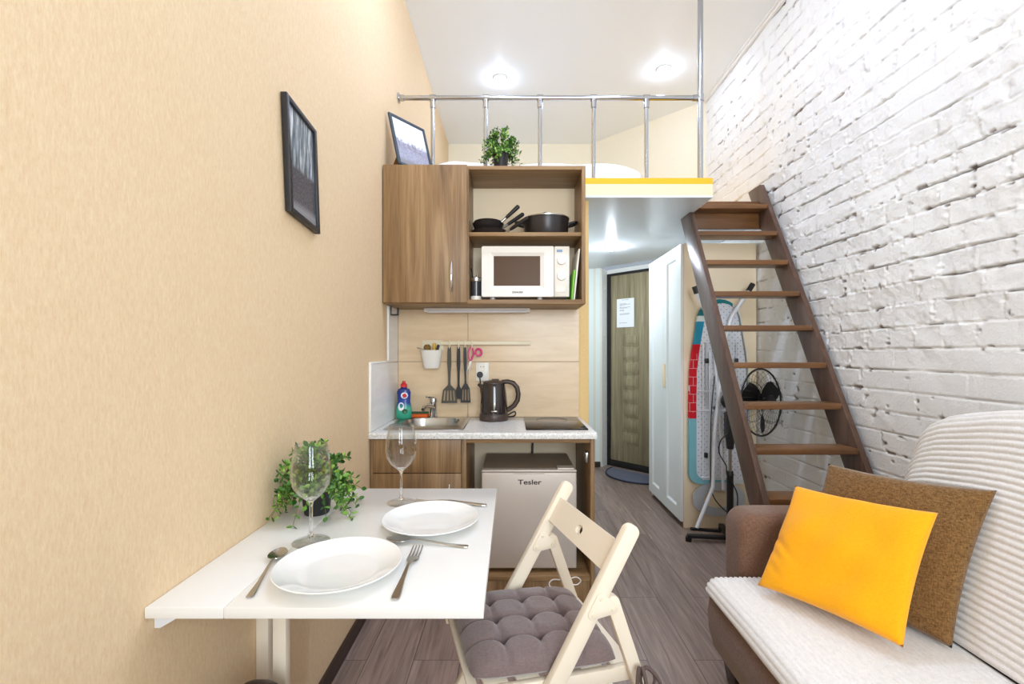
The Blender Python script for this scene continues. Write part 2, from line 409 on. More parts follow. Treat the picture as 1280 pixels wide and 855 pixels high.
# ------------------------------------------------------------------ the room
XL, XR, HC = -0.696, 1.76, 3.533                  # left wall, brick wall, ceiling height
Y0, Y1 = -1.6, 4.98                               # wall behind the lens, far wall
def wall(name, m, *boxes):
    b = MB()
    for x in boxes: b.box(*x)
    return struct(name, b, M[m])
struct('floor', MB().box(-0.8, 1.9, Y0-0.1, 5.4, -0.06, 0), M['floor'])
struct('ceiling', MB().box(-0.8, 1.9, Y0-0.1, 5.2, HC, HC+0.08), M['ceiling'])
wall('wall_left', 'wallpaper', (XL-0.1, XL, Y0-0.1, 5.1, -0.06, HC))
wall('wall_kitchen', 'yellow_paint', (XL, 0.465, 2.76, 2.9, 0, 2.176))
wall('wall_hall', 'striped', (0.40, 0.465, 2.9, Y1, 0, 2.176), (0.40, 0.985, Y1, Y1+0.09, 0, 2.176))
wall('wall_loft', 'cream_paint', (XL-0.1, 0.87, Y1, Y1+0.08, 2.2, HC))
b = MB(); b.prism([(0.858, 4.98), (1.80, 4.08), (1.86, 4.14), (0.92, 5.05)], 'Z', 2.2, HC); struct('wall_loft_angled', b, M['cream_paint'])

def vnoise(y, z, s, seed=0):                       # value noise on arrays
    y = y*s; z = z*s; iy = np.floor(y).astype(np.int64); iz = np.floor(z).astype(np.int64); fy = y-iy; fz = z-iz
    fy = fy*fy*(3-2*fy); fz = fz*fz*(3-2*fz)
    def h(a, b):
        n = (a*374761393+b*668265263+seed*974634777) & 0x7fffffff
        n = ((n ^ (n >> 13))*1274126177) & 0x7fffffff
        n = ((n ^ (n >> 16))*1911520717) & 0x7fffffff
        return ((n ^ (n >> 15)) & 0xffff)/65535.0
    a = h(iy, iz)*(1-fy)+h(iy+1, iz)*fy; c = h(iy, iz+1)*(1-fy)+h(iy+1, iz+1)*fy
    return a*(1-fz)+c*fz
def fbm(y, z, s, seed=0, o=4):
    t = 0; a = 0.5; tot = 0
    for k in range(o): t = t+a*vnoise(y, z, s*2**k, seed+k*17); tot += a; a *= 0.55
    return t/tot
def sm(a, b, x):
    t = np.clip((x-a)/(b-a), 0, 1); return t*t*(3-2*t)
def brick_wall():
    ys = np.concatenate([np.arange(Y0-0.1, 0.7, 0.05), np.arange(0.7, 3.0, 0.0048), np.arange(3.0, 4.36, 0.0075)]); zs = np.arange(0, HC+0.004, 0.0052)
    Y, Z = np.meshgrid(ys, zs, indexing='ij')
    c, L = 0.0975, 0.272
    zz = Z+0.012*(fbm(Y, Z, 1.3, 3, 2)-0.5)+0.010*(fbm(Y, Z, 9, 5, 2)-0.5)*sm(1.1, 1.5, Z)
    row = np.floor(zz/c).astype(np.int64); fz = zz/c-row
    rnd = ((row*7919+13) % 97)/97.0
    half = (row % 3 == 1)
    LL = np.where(half, L/2, L)
    yy = Y+0.010*(fbm(Y, Z, 8, 11, 2)-0.5)+rnd*0.11+np.where(row % 2 == 0, 0.0, L/2)
    col = np.floor(yy/LL).astype(np.int64); fy = yy/LL-col
    dz = np.minimum(fz, 1-fz)*c; dy = np.minimum(fy, 1-fy)*LL
    d = np.minimum(dz, dy)
    patch = fbm(Y*0.8, Z, 1.5, 21, 3)
    rough = sm(0.40, 0.62, fbm(Y, Z, 2.1, 31, 3)+0.34*sm(1.25, 1.6, Z)-0.34*sm(2.7, 3.0, Z)*sm(2.6, 1.9, Y)-0.12)
    clean = 1-rough
    wob = (fbm(Y, Z, 30, 41, 3)-0.5)
    gz = sm(0.0005, 0.007, dz+0.006*wob*rough); gy = sm(0.0005, 0.008, dy+0.006*wob*rough)
    h = -0.006*(1-gz)*(0.65+0.7*patch)-0.005*(1-gy)*(0.35*clean+0.55*rough*sm(0.3, 0.6, patch))
    bid = ((row*7349+col*9151) % 101)/101.0
    h = h+(bid-0.5)*0.005*(0.3+rough)+((((row*331+col*577) % 53)/53.0)-0.5)*(fz-0.5)*0.012*rough
    h = h+rough*(fbm(Y, Z, 14, 51, 4)-0.5)*0.020+clean*(fbm(Y, Z, 24, 52, 3)-0.5)*0.003
    rid = 1-np.abs(2*fbm(Y, Z*1.6, 20, 61, 3)-1)
    near = np.exp(-(d/0.012)**2)
    h = h+rough*near*0.012*(rid-0.72)*2
    gap = sm(0.64, 0.70, vnoise(Y*4.2+row*31.7, row*1.0, 1.0, 71))*sm(0.0045, 0.0012, dz+0.004*wob)*(0.35+0.65*rough)
    pit = sm(0.80, 0.86, vnoise(Y, Z*1.7, 30, 81))*sm(0.55, 0.7, vnoise(Y, Z, 3.1, 83))*sm(0.02, 0.008, d)
    h = h-0.016*np.maximum(gap, pit*0.8)
    chip_shade = np.clip(0.75*gap+0.8*pit+0.20*sm(0.55, 0.8, fbm(Y, Z, 11, 91, 3))*near*rough, 0, 1)  # chipped paint, plus the shade of gaps and pits put into the colour
    h = h*0.68
    X = XR-h-0.004
    ny, nz = Y.shape
    co = np.stack([X, Y, Z], -1).reshape(-1, 3)
    idx = np.arange(ny*nz).reshape(ny, nz)
    q = np.stack([idx[:-1, :-1], idx[:-1, 1:], idx[1:, 1:], idx[1:, :-1]], -1).reshape(-1, 4)
    # solid body behind the faced surface
    nb = len(co); xb = 1.9
    body = np.array([[XR+0.05, Y0-0.1, 0], [xb, Y0-0.1, 0], [xb, 4.36, 0], [XR+0.05, 4.36, 0], [XR+0.05, Y0-0.1, HC], [xb, Y0-0.1, HC], [xb, 4.36, HC], [XR+0.05, 4.36, HC]])
    fb = np.array([(3, 2, 1, 0), (4, 5, 6, 7), (0, 1, 5, 4), (1, 2, 6, 5), (2, 3, 7, 6), (3, 0, 4, 7)])+nb
    co = np.concatenate([co, body]); q = np.concatenate([q, fb])
    me = bpy.data.meshes.new('wall_right')
    me.vertices.add(len(co)); me.vertices.foreach_set('co', co.astype(np.float32).ravel())
    me.loops.add(q.size); me.loops.foreach_set('vertex_index', q.astype(np.int32).ravel())
    me.polygons.add(len(q)); me.polygons.foreach_set('loop_start', np.arange(0, q.size, 4, dtype=np.int32)); 
    me.update(calc_edges=True)
    at_ = me.attributes.new('chip_shade', 'FLOAT', 'POINT'); at_.data.foreach_set('value', np.concatenate([chip_shade.reshape(-1), np.zeros(8)]).astype(np.float32))
    me.polygons.foreach_set('use_smooth', np.ones(len(q), dtype=bool))
    me.materials.append(M['brick'])
    o = bpy.data.objects.new('wall_right', me); COL.objects.link(o); o['kind'] = 'structure'; OFF[o.name] = Vector((0, 0, 0))
brick_wall()
b = MB(); b.box(XR-0.045, XR-0.012, Y0, 4.1, HC-0.012, HC, 0.003); b.box(XR-0.028, XR-0.005, Y0, 4.1, HC-0.03, HC-0.011, 0.003)
struct('trim_1', b, M['white_paint'])
b = MB(); b.box(XL, XL+0.016, Y0, 2.2, 0, 0.062, 0.003); struct('baseboard_left', b, M['dark_brown'])
b = MB(); b.box(0.466, 0.965, Y1-0.016, Y1, 0, 0.06, 0.003); struct('baseboard_hall', b, M['dark_brown'])
# wall behind the lens with its window
b = MB(); wx0, wx1, wz0, wz1 = -0.15, 1.25, 0.95, 2.75
b.box(XL, wx0, Y0-0.12, Y0, 0, HC); b.box(wx1, XR+0.05, Y0-0.12, Y0, 0, HC); b.box(wx0, wx1, Y0-0.12, Y0, 0, wz0); b.box(wx0, wx1, Y0-0.12, Y0, wz1, HC)
struct('wall_window', b, M['wallpaper'])
w = sroot('window_1', ((wx0+wx1)/2, Y0-0.06, wz0))
b = MB()
for x in (wx0, (wx0+wx1)/2-0.03, wx1-0.06): b.box(x, x+0.06, Y0-0.1, Y0-0.04, wz0, wz1, 0.004)
for z in (wz0, wz1-0.06): b.box(wx0+0.06, wx1-0.06, Y0-0.1, Y0-0.04, z, z+0.06, 0.004)
b.build('window_frame', M['white_paint'], w)
MB().box(wx0-0.04, wx1+0.04, Y0-0.04, Y0+0.12, wz0-0.03, wz0, 0.004).build('window_sill', M['white_paint'], w)
MB().box(wx0+0.06, wx1-0.06, Y0-0.076, Y0-0.07, wz0+0.06, wz1-0.06).build('window_pane', M['glass'], w)

# ------------------------------------------------------------------ loft platform, railing, bed
lp = sroot('loft_floor', (0.5, 2.9, 2.176))
poly = [(XL, 2.765), (0.42, 2.765), (0.42, 2.70), (1.191, 2.70), (1.191, 3.15), (XR-0.012, 3.15), (XR-0.012, 4.16), (0.90, 4.975), (XL, 4.975)]
MB().prism(poly, 'Z', 2.182, 2.250).build('slab', M['fascia'], lp)
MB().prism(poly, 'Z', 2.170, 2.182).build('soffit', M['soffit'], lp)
MB().prism(poly, 'Z', 2.250, 2.286).build('edge_board', M['yellow_edge'], lp)
MB().box(1.191, XR-0.02, 3.118, 3.15, 2.10, 2.286, 0.002).build('hatch_board', M['tread'], lp)

rl = thing('loft_railing', 'polished steel tube railing with thin posts along the loft edge above the kitchen', 'railing', (0.2, 2.775, 2.286))
YR, ZR = 2.782, 2.806
MB().cyl((XL+0.006, YR, ZR), (1.151, YR, ZR), 0.0145, seg=20).build('top_rail', M['rail_steel'], rl)
b = MB(); b.cyl((XL, YR, ZR), (XL+0.008, YR, ZR), 0.03, seg=24); b.cyl((XL+0.008, YR, ZR), (XL+0.035, YR, ZR), 0.019, seg=20); b.build('wall_flange', M['rail_steel'], rl)
for px in (541, 607, 675, 742, 808):
    x = (px-CX)*YR/F
    p = MB().cyl((x, YR, 2.287), (x, YR, ZR-0.02), 0.0125, seg=16).build('post', M['rail_steel'], rl)
    b = MB(); b.cyl((x, YR, ZR-0.062), (x, YR, ZR-0.012), 0.017, seg=16); b.cyl((x-0.019, YR, ZR), (x+0.019, YR, ZR), 0.0195, seg=18); b.cyl((x, YR-0.021, ZR-0.02), (x, YR-0.016, ZR-0.02), 0.005, seg=8); b.build('clamp', M['rail_steel'], p)
x = 1.151
p = MB().cyl((x, YR, 2.287), (x, YR, HC-0.002), 0.0165, seg=20).build('post', M['rail_steel'], rl)
b = MB(); b.cyl((x-0.045, YR, ZR), (x-0.004, YR, ZR), 0.0185, seg=18); b.cyl((x, YR, ZR-0.02), (x, YR, ZR+0.02), 0.0205, seg=18); b.cyl((x-0.03, YR-0.021, ZR), (x-0.03, YR-0.016, ZR), 0.005, seg=8); b.build('clamp', M['rail_steel'], p)
MB().cyl((x, YR, 2.286), (x, YR, 2.294), 0.035, seg=24).build('floor_flange', M['rail_steel'], rl)

bd = thing('bed', 'low bed with puffy white duvet lying on the loft behind the railing', 'bed', (0.08, 3.9, 2.286))
MB().box(XL+0.02, 0.80, 2.93, 4.88, 2.287, 2.42, 0.04, 3).build('mattress', M['bedding'], bd)
def duvet(u, v):
    a, c = u*2-1, v*2-1
    x = 0.085+0.765*a; y = 3.895+1.02*c
    e = (1-abs(a)**5)*(1-abs(c)**6)
    k = vnoise(np.array([x*3.0]), np.array([y*3.0]), 1.0, 5)[0]+0.5*vnoise(np.array([x*7.0]), np.array([y*7.0]), 1.0, 6)[0]
    z = 2.292+0.240*max(0, e)**0.28+0.06*(k-0.7)*max(0, e)**0.4
    return (x+0.01*k, y, z)
b = MB(); G = b.grid(duvet, 60, 70); b.build('duvet', M['bedding'], bd, 80)

# ------------------------------------------------------------------ hall: entrance door, mat, wardrobe
dv = Vector((0.691, -0.723, 0)); dn = Vector((-0.723, -0.691, 0)); A0 = Vector((1.062, 5.095, 0))
def D(u, w, z):                                    # u along the door, w towards the hall
    p = A0+dv*u+dn*w; return (p.x, p.y, z)
def dbox(b, u0, u1, w0, w1, z0, z1, bev=0.0):
    return b.hexa([D(u0, w1, z0), D(u1, w1, z0), D(u1, w0, z0), D(u0, w0, z0), D(u0, w1, z1), D(u1, w1, z1), D(u1, w0, z1), D(u0, w0, z1)], bev)
b = MB(); dbox(b, -0.12, 1.12, -0.12, -0.03, 0, 2.17); dbox(b, -0.12, 1.12, -0.04, 0.005, 2.125, 2.17); dbox(b, 0.93, 1.12, -0.04, 0.0, 0, 2.125)
struct('wall_door', b, M['white_paint'])
b = MB(); b.prism([(0.982, 4.975), (1.062, 5.083), (1.04, 5.12), (0.95, 5.06)], 'Z', 0, 2.17)
for z in (0.35, 0.9, 1.45, 1.95): b.cyl((1.028, 5.03, z), (1.024, 5.026, z), 0.006, seg=8)
struct('trim_2', b, M['white_paint'])
dr = sroot('door_1', tuple(A0))
b = MB(); dbox(b, 0.0, 0.05, -0.03, 0.012, 0, 2.125, 0.003); dbox(b, 0.88, 0.93, -0.03, 0.012, 0, 2.125, 0.003); dbox(b, 0.05, 0.88, -0.03, 0.012, 2.10, 2.125, 0.002); dbox(b, 0.05, 0.88, -0.03, 0.015, 0, 0.065, 0.003)
b.build('door_frame', M['black'], dr)
b = MB(); dbox(b, 0.052, 0.878, -0.03, 0.0, 0.067, 2.098, 0.003); 
def emb(u0, u1, z0, z1):
    dbox(b, u0, u1, 0, 0.007, z0, z1, 0.006); dbox(b, u0+0.022, u1-0.022, 0.006, 0.014, z0+0.022, z1-0.022, 0.006)
for u0, u1 in ((0.21, 0.40), (0.53, 0.72)):
    z = 0.26
    for hh in (0.13,)*8: emb(u0, u1, z, z+hh); z += hh+0.022
    if u0 < 0.3:
        pass
for k in range(3): dbox(b, 0.05+0.10*k+0.44*0, 0.052+0.10*k, 0, 0.002, 0.08, 0.2, 0)
b.build('door_leaf', M['door_oak'], dr)
b = MB(); dbox(b, 0.80, 0.86, 0, 0.01, 1.0, 1.2, 0.004); p = D(0.83, 0.05, 1.1); b.cyl(D(0.83, 0.01, 1.1), p, 0.01, seg=12); b.cyl(p, D(0.72, 0.05, 1.1), 0.009, seg=12); b.build('door_handle', M['steel'], dr)
ns = thing('notice_sheet', 'white printed paper notice taped to the entrance door', 'notice', D(0.25, 0.009, 1.42))
b = MB(); u0, u1, z0, z1 = 0.135, 0.35, 1.525, 1.835
dbox(b, u0, u1, 0.0085, 0.0095, z0, z1); b.build('sheet', M['paper'], ns)
b = MB()
rows = [(0.30, 0.70, 0.95), (0.18, 0.55, 0.82), (0.18, 0.80, 0.79), (0.18, 0.45, 0.755), (0.18, 0.78, 0.69), (0.18, 0.60, 0.665), (0.18, 0.45, 0.60), (0.18, 0.42, 0.575), (0.18, 0.75, 0.47), (0.18, 0.70, 0.445), (0.18, 0.62, 0.15)]
random.seed(3)
for a, c, z in rows:
    u = a
    while u < c:
        wl = random.uniform(0.03, 0.09); dbox(b, u0+(u1-u0)*u, u0+(u1-u0)*min(c, u+wl), 0.0094, 0.0098, z0+(z1-z0)*z, z0+(z1-z0)*(z+0.011)); u += wl+0.018
b.build('lettering', M['ink'], ns)
# half-round door mat
b = MB(); c0 = Vector((1.33, 4.66, 0)); P = []
for k in range(25):
    a = math.pi*k/24; q = c0-dv*0.36*math.cos(a)+dn*0.36*math.sin(a)+dv*0.0; P.append((q.x, q.y))
m1 = thing('door_mat', 'dark blue half-round mat on the floor in front of the entrance door', 'mat', (c0.x, c0.y, 0))
b.prism(P, 'Z', 0.001, 0.012, 0.003); b.build('pile', M['navy_mat'], m1)
b = MB(); b.tube([(x, y, 0.009) for x, y in P], 0.008, 8); b.build('border', mat('mat_border', '#2a2e42', 0.8), m1)

# wardrobe
wr = thing('wardrobe', 'white two-door wardrobe with cream side panel under the loft', 'wardrobe', (1.47, 3.6, 0))
WX0, WX1, WY0, WY1, WH = 1.222, 1.742, 3.245, 4.0, 2.03
MB().box(WX0+0.004, WX1, WY0, WY0+0.02, 0, WH, 0.0015).build('side_panel', M['cream_panel'], wr)
MB().box(WX0+0.004, WX1, WY1-0.02, WY1, 0, WH, 0.0015).build('side_panel', M['cream_panel'], wr)
MB().box(WX0+0.004, WX1, WY0+0.021, WY1-0.021, WH-0.02, WH, 0.001).build('top_panel', M['wardrobe_white'], wr)
b = MB(); b.box(WX1-0.01, WX1, WY0+0.021, WY1-0.021, 0.08, WH-0.021); b.box(WX0+0.05, WX1-0.011, WY0+0.021, WY1-0.021, 0.07, 0.09); b.box(WX0+0.05, WX0+0.065, WY0+0.021, WY1-0.021, 0, 0.07); b.build('carcass', M['cream_panel'], wr)
ym = (WY0+0.02+WY1)/2
for y0, y1 in ((WY0+0.004, ym-0.0015), (ym+0.0015, WY1-0.002)):
    b = MB(); fr = 0.085; z0, z1 = 0.045 if y0 < ym-0.1 else 0.045, WH-0.006
    o_ = [(y0, z0), (y1, z0), (y1, z1), (y0, z1)]; i_ = [(y0+fr, z0+fr), (y1-fr, z0+fr), (y1-fr, z1-fr), (y0+fr, z1-fr)]
    b.ring_prism(o_, i_, 'X', WX0-0.018, WX0+0.002)
    # sloped inner lip and recessed panel
    j_ = [(y0+fr+0.012, z0+fr+0.012), (y1-fr-0.012, z0+fr+0.012), (y1-fr-0.012, z1-fr-0.012), (y0+fr+0.012, z1-fr-0.012)]
    A = [b.v((WX0-0.018, y, z)) for y, z in i_]; B = [b.v((WX0-0.006, y, z)) for y, z in j_]
    for k in range(4): b.bm.faces.new([A[k], A[(k+1) % 4], B[(k+1) % 4], B[k]])
    b.bm.faces.new(B)
    d = b.build('door', M['wardrobe_white'], wr, 30)
    if y0 < ym-0.1:
        MB().box(WX0-0.032, WX0-0.0175, y1-0.058, y1-0.022, 0.98, 1.16, 0.004).build('handle', M['cream_panel'], d)
# ------------------------------------------------------------------ lamps
def downlight(x, y, z, m, name='ceiling_downlight', r=0.042):
    t = thing(name, '', 'ceiling light', (x, y, z))
    MB().lathe([(r+0.001, -0.001), (r+0.014, -0.001), (r+0.016, -0.005), (r+0.010, -0.010), (r, -0.010), (r, -0.003)], (x, y, z), 32).build('ring', M['white_paint'], t)
    pr = [(r-0.002, -0.004)]+[((r-0.003)*math.cos(a), -0.006-0.030*math.sin(a)) for a in [k*math.pi/2/6 for k in range(6)]]+[(0, -0.036)]
    MB().lathe(pr, (x, y, z), 24).build('bulb', m, t)
    return t
dl = downlight(-0.10, 3.78, HC, M['bulb']); dl['label'] = 'recessed ceiling spotlight glowing above the loft bed, left of the pair'; dl['group'] = 'recessed ceiling spotlights'
for (x, y, l) in ((1.22, 3.66, 'recessed ceiling spotlight glowing near the tall steel pole, right of the pair'),
                  (-0.10, 1.95, 'recessed ceiling spotlight over the dining table, before the loft'), (0.80, 1.95, 'recessed ceiling spotlight over the folding chair and sofa, before the loft'),
                  (-0.10, 0.1, 'recessed ceiling spotlight in the row nearest the window, wallpaper side'), (0.80, 0.1, 'recessed ceiling spotlight in the row nearest the window, brick side')):
    q = dup(dl, (x, y, HC), None, l)
    if y < 3:
        for c_ in q.children:
            if c_.name.startswith('bulb'): c_.material_slots[0].link = 'OBJECT'; c_.material_slots[0].material = M['bulb_front'] if y > 1 else M['bulb_back']
d2 = downlight(0.86, 3.95, 2.170, M['bulb_cool'], 'hall_downlight', 0.035); tag(d2, 'recessed spotlight in the white underside of the loft before the entrance door', 'ceiling light')
# ------------------------------------------------------------------ kitchen shell pieces
KB = 2.752                                          # face of the tiles
st = sroot('trim_3', (XL, 2.5, 0.86))
b = MB()
for x0, x1 in ((XL+0.009, -0.268), (-0.265, 0.406)):
    for z0, z1 in ((0.862, 1.1935), (1.1965, 1.511)): b.box(x0, x1, KB, KB+0.006, z0, z1, 0.0012, 1)
b.build('wall_tiles', M['tile'], st)
MB().box(XL+0.001, 0.407, KB+0.0025, 2.7595, 0.861, 1.511).build('grout', M['grout'], st)
b = MB(); b.box(XL, XL+0.008, 2.225, KB, 0.862, 1.1935, 0.001, 1); b.box(XL, XL+0.008, 2.545, KB, 1.1965, 1.511, 0.001, 1); b.build('side_tiles', M['tile_grey'], st)
b = MB(); b.box(XL, XL+0.011, 2.213, 2.2245, 0.862, 1.2035, 0.001); b.box(XL, XL+0.011, 2.225, 2.545, 1.194, 1.2035, 0.001); b.box(XL, XL+0.011, 2.534, 2.5445, 1.204, 1.511, 0.001); b.build('tile_edging', M['white_paint'], st)

# ------------------------------------------------------------------ base cabinet
bc = thing('kitchen_base_cabinet', 'brown wood-grain kitchen base cabinet with drawer and open fridge bay', 'cabinet', (-0.15, 2.48, 0))
YF = 2.222                                          # front plane
MB().box(XL+0.002, XL+0.018, YF, 2.75, 0, 0.83, 0.001).build('side_panel', M['ash'], bc)
MB().box(-0.246, -0.224, YF, 2.75, 0.13, 0.83, 0.001).build('divider', M['ash'], bc)
MB().box(0.384, 0.404, YF, 2.75, 0, 0.83, 0.001).build('side_panel', M['ash'], bc)
MB().box(XL+0.019, 0.383, YF+0.004, 2.75, 0.133, 0.155, 0.001).build('bottom_board', M['ash_x'], bc)
MB().box(XL+0.019, 0.383, YF+0.012, YF+0.03, 0.0, 0.132, 0.001).build('plinth', M['ash'], bc)
MB().box(-0.223, 0.383, YF+0.006, YF+0.024, 0.808, 0.829, 0.001).build('top_rail', M['ash_x'], bc)
MB().box(XL+0.019, 0.383, 2.735, 2.745, 0.156, 0.829).build('back_panel', M['cream_panel'], bc)
MB().box(XL+0.019, -0.248, YF-0.002, YF+0.016, 0.663, 0.826, 0.0015).build('drawer_front', M['ash'], bc)
d = MB().box(XL+0.019, -0.248, YF-0.002, YF+0.016, 0.158, 0.659, 0.0015).build('cabinet_door', M['ash'], bc)
def bow(b, x, y, z0, z1, out=0.026, r=0.005):
    P = []
    for k in range(13):
        t = k/12; P.append((x, y-out*math.sin(math.pi*t)**0.7, z0+(z1-z0)*t))
    b.tube(P, [r*(0.75+0.65*math.sin(math.pi*k/12)) for k in range(13)], 10)
b = MB(); bow(b, -0.305, YF-0.002, 0.47, 0.607); b.build('handle', M['chrome'], d)
for z in (0.24, 0.70):
    b = MB(); b.box(0.368, 0.383, YF+0.05, YF+0.10, z, z+0.05, 0.002); b.cyl((0.37, YF+0.04, z+0.025), (0.37, YF+0.11, z+0.025), 0.006, seg=10); b.build('hinge', M['steel'], bc)

# worktop with the cut-out for the sink
wt = thing('worktop', 'pale grey speckled stone worktop over the kitchen base cabinet', 'worktop', (-0.15, 2.48, 0.831))
b = MB(); sx0, sx1, sy0, sy1 = -0.615, -0.285, 2.37, 2.70; xr = 0.412; wz0, wz1_ = 0.831, 0.86
pf = [(2.235, wz0), (2.205, wz0)]+[(2.208+0.012-0.012*math.sin(a), wz1_-0.012+0.012*math.cos(a)) if False else (2.217-0.012*math.cos(a), wz1_-0.012+0.012*math.sin(a)) for a in [k*math.pi/2/5 for k in range(6)]]+[(2.235, wz1_)]
b.prism(pf, 'X', XL+0.001, xr)
b.box(XL+0.001, sx0, 2.235, KB-0.001, wz0, wz1_); b.box(sx1, xr, 2.235, KB-0.001, wz0, wz1_); b.box(sx0, sx1, 2.235, sy0, wz0, wz1_); b.box(sx0, sx1, sy1, KB-0.001, wz0, wz1_)
b.build('slab', M['stone'], wt, 30)

# inset sink
sk = thing('inset_sink', 'stainless steel inset sink in the worktop beside the left wall', 'sink', (-0.45, 2.51, 0.861))
rim = roundrect(-0.45, 2.512, 0.41, 0.455, 0.03); inn = roundrect(-0.45, 2.535, 0.30, 0.30, 0.09)
b = MB(); z = 0.861
A = [b.v((x, y, z)) for x, y in rim]; B = [b.v((x*0.985+(-0.45)*0.015, y*0.985+2.512*0.015, z+0.004)) for x, y in rim]
C_ = [b.v((x, y, z+0.004)) for x, y in inn]
layers = [(0.985, -0.006), (0.955, -0.05), (0.90, -0.115), (0.80, -0.135), (0.45, -0.14)]
n = len(rim); rings = [A, B, C_]
for s_, dz in layers: rings.append([b.v((-0.45+(x+0.45)*s_, 2.535+(y-2.535)*s_, z+0.004+dz)) for x, y in inn])
for R, S in zip(rings, rings[1:]):
    for k in range(n): b.bm.faces.new([R[k], R[(k+1) % n], S[(k+1) % n], S[k]])
b.bm.faces.new(rings[-1]); b.build('basin', M['steel'], sk, 50)
MB().lathe([(0, 0.0), (0.032, 0.0), (0.036, 0.003), (0.030, 0.005), (0.012, 0.001), (0, 0.001)], (-0.45, 2.535, 0.7258), 24).build('drain', M['chrome'], sk)
fx, fy = -0.468, 2.725
fc = thing('sink_faucet', 'short chrome mixer faucet at the back of the steel sink', 'faucet', (fx, fy, 0.866))
fy = 2.716
b = MB(); b.lathe([(0, 0), (0.026, 0), (0.026, 0.006), (0.020, 0.010), (0.019, 0.085), (0.021, 0.088), (0.021, 0.094), (0, 0.094)], (fx, fy, 0.8655), 24); b.build('body', M['chrome'], fc)
b = MB(); b.tube([(fx-0.002, fy-0.01, 0.925), (fx-0.02, fy-0.05, 0.94), (fx-0.035, fy-0.10, 0.938), (fx-0.038, fy-0.125, 0.925)], [0.014, 0.013, 0.012, 0.011], 14); b.build('spout', M['chrome'], fc)
b = MB(); b.lathe([(0, 0.0), (0.021, 0.0), (0.020, 0.018), (0.012, 0.026), (0, 0.028)], (fx, fy, 0.9600), 20); b.bar((fx, fy, 0.980), (fx-0.035, fy-0.045, 0.990), 0.016, 0.009, bev=0.003); b.build('lever', M['chrome'], fc)
sp = thing('dish_sponge', 'orange sponge with dark green scouring top on the sink rim', 'sponge', (-0.553, 2.712, 0.866))
MB().box(-0.605, -0.500, 2.692, 2.742, 0.8658, 0.887, 0.005, 3).build('foam', M['orange'], sp)
MB().box(-0.605, -0.500, 2.692, 2.742, 0.887, 0.896, 0.003).build('scrub_pad', M['scrub'], sp)
bt = thing('dish_soap_bottle', 'blue and green dish soap bottle with red cap beside the left tiles', 'bottle', (-0.632, 2.66, 0.866))
b = MB(); b.lathe([(0, 0), (0.040, 0), (0.046, 0.006), (0.047, 0.04), (0.043, 0.075), (0.037, 0.10), (0.038, 0.13), (0.040, 0.155), (0.032, 0.172), (0.018, 0.178), (0.018, 0.184), (0, 0.184)], (-0.632, 2.66, 0.8655), 36, 1.0, 0.62); b.build('bottle_body', M['soap'], bt)
MB().lathe([(0, 0), (0.019, 0), (0.019, 0.016), (0.010, 0.022), (0.0095, 0.034), (0, 0.036)], (-0.632, 2.66, 0.8655+0.184), 20).build('cap', M['red'], bt)
def label_patch(b, cx, cz, rx, rz, prof_r):          # small oval decal hugging an elliptical bottle
    n = 24; V = []
    for k in range(n):
        a = 2*math.pi*k/n; x = cx+rx*math.cos(a); z = cz+rz*math.sin(a); r = prof_r(z)+0.0008
        V.append(b.v((-0.632+x, 2.66-0.62*math.sqrt(max(1e-8, r*r-x*x))-0.0006, 0.8655+z)))
    b.bm.faces.new(V)
pr = lambda z: np.interp(z, [0.006, 0.04, 0.075, 0.10, 0.13, 0.155], [0.046, 0.047, 0.043, 0.037, 0.038, 0.040])
b = MB(); label_patch(b, 0.008, 0.136, 0.020, 0.018, pr); label_patch(b, -0.010, 0.072, 0.018, 0.024, pr); b.build('label_oval', M['paper'], bt, 0)
b = MB(); label_patch(b, 0.009, 0.136, 0.012, 0.011, lambda z: pr(z)+0.0006); b.build('label_emblem', M['red'], bt, 0)
b = MB(); label_patch(b, 0.012, 0.045, 0.016, 0.014, pr); b.build('label_leaf', M['scrub'], bt, 0)

# hob
hb = thing('cooktop', 'black glass two-zone cooktop set into the right end of the worktop', 'cooktop', (0.227, 2.505, 0.8605))
MB().box(0.070, 0.384, 2.290, 2.722, 0.8605, 0.8665, 0.0015).build('glass_plate', M['hob'], hb)
zm = mat('hob_ring_print', '#4a3a30', 0.3)
for y, r in ((2.40, 0.07), (2.60, 0.09)):
    b = MB(); P = lambda rr: [(0.227+rr*math.cos(k*math.pi/20), y+rr*math.sin(k*math.pi/20)) for k in range(40)]
    b.ring_prism(P(r), P(r-0.0016), 'Z', 0.8664, 0.8668); b.build('cooking_zone', zm, hb)

# kettle
kx, ky = -0.105, 2.63
kt = thing('electric_kettle', 'dark brown-black electric kettle with loop handle on the worktop', 'kettle', (kx, ky, 0.861))
b = MB(); b.lathe([(0, 0), (0.080, 0), (0.083, 0.006), (0.083, 0.034), (0.080, 0.040), (0, 0.040)], (kx, ky, 0.8605), 40); b.build('base', M['kettle_brown'], kt)
b = MB(); b.lathe([(0, 0.040), (0.080, 0.040), (0.080, 0.05), (0.078, 0.09), (0.073, 0.15), (0.066, 0.20), (0.062, 0.212), (0, 0.212)], (kx, ky, 0.8605), 40)
b.build('body', M['kettle'], kt)
b = MB(); b.lathe([(0, 0.212), (0.063, 0.212), (0.062, 0.219), (0.05, 0.226), (0.02, 0.231), (0, 0.232)], (kx, ky, 0.8605), 32); b.box(kx-0.012, kx+0.03, ky-0.012, ky+0.012, 1.088, 1.098, 0.004); b.build('lid', M['kettle_brown'], kt)
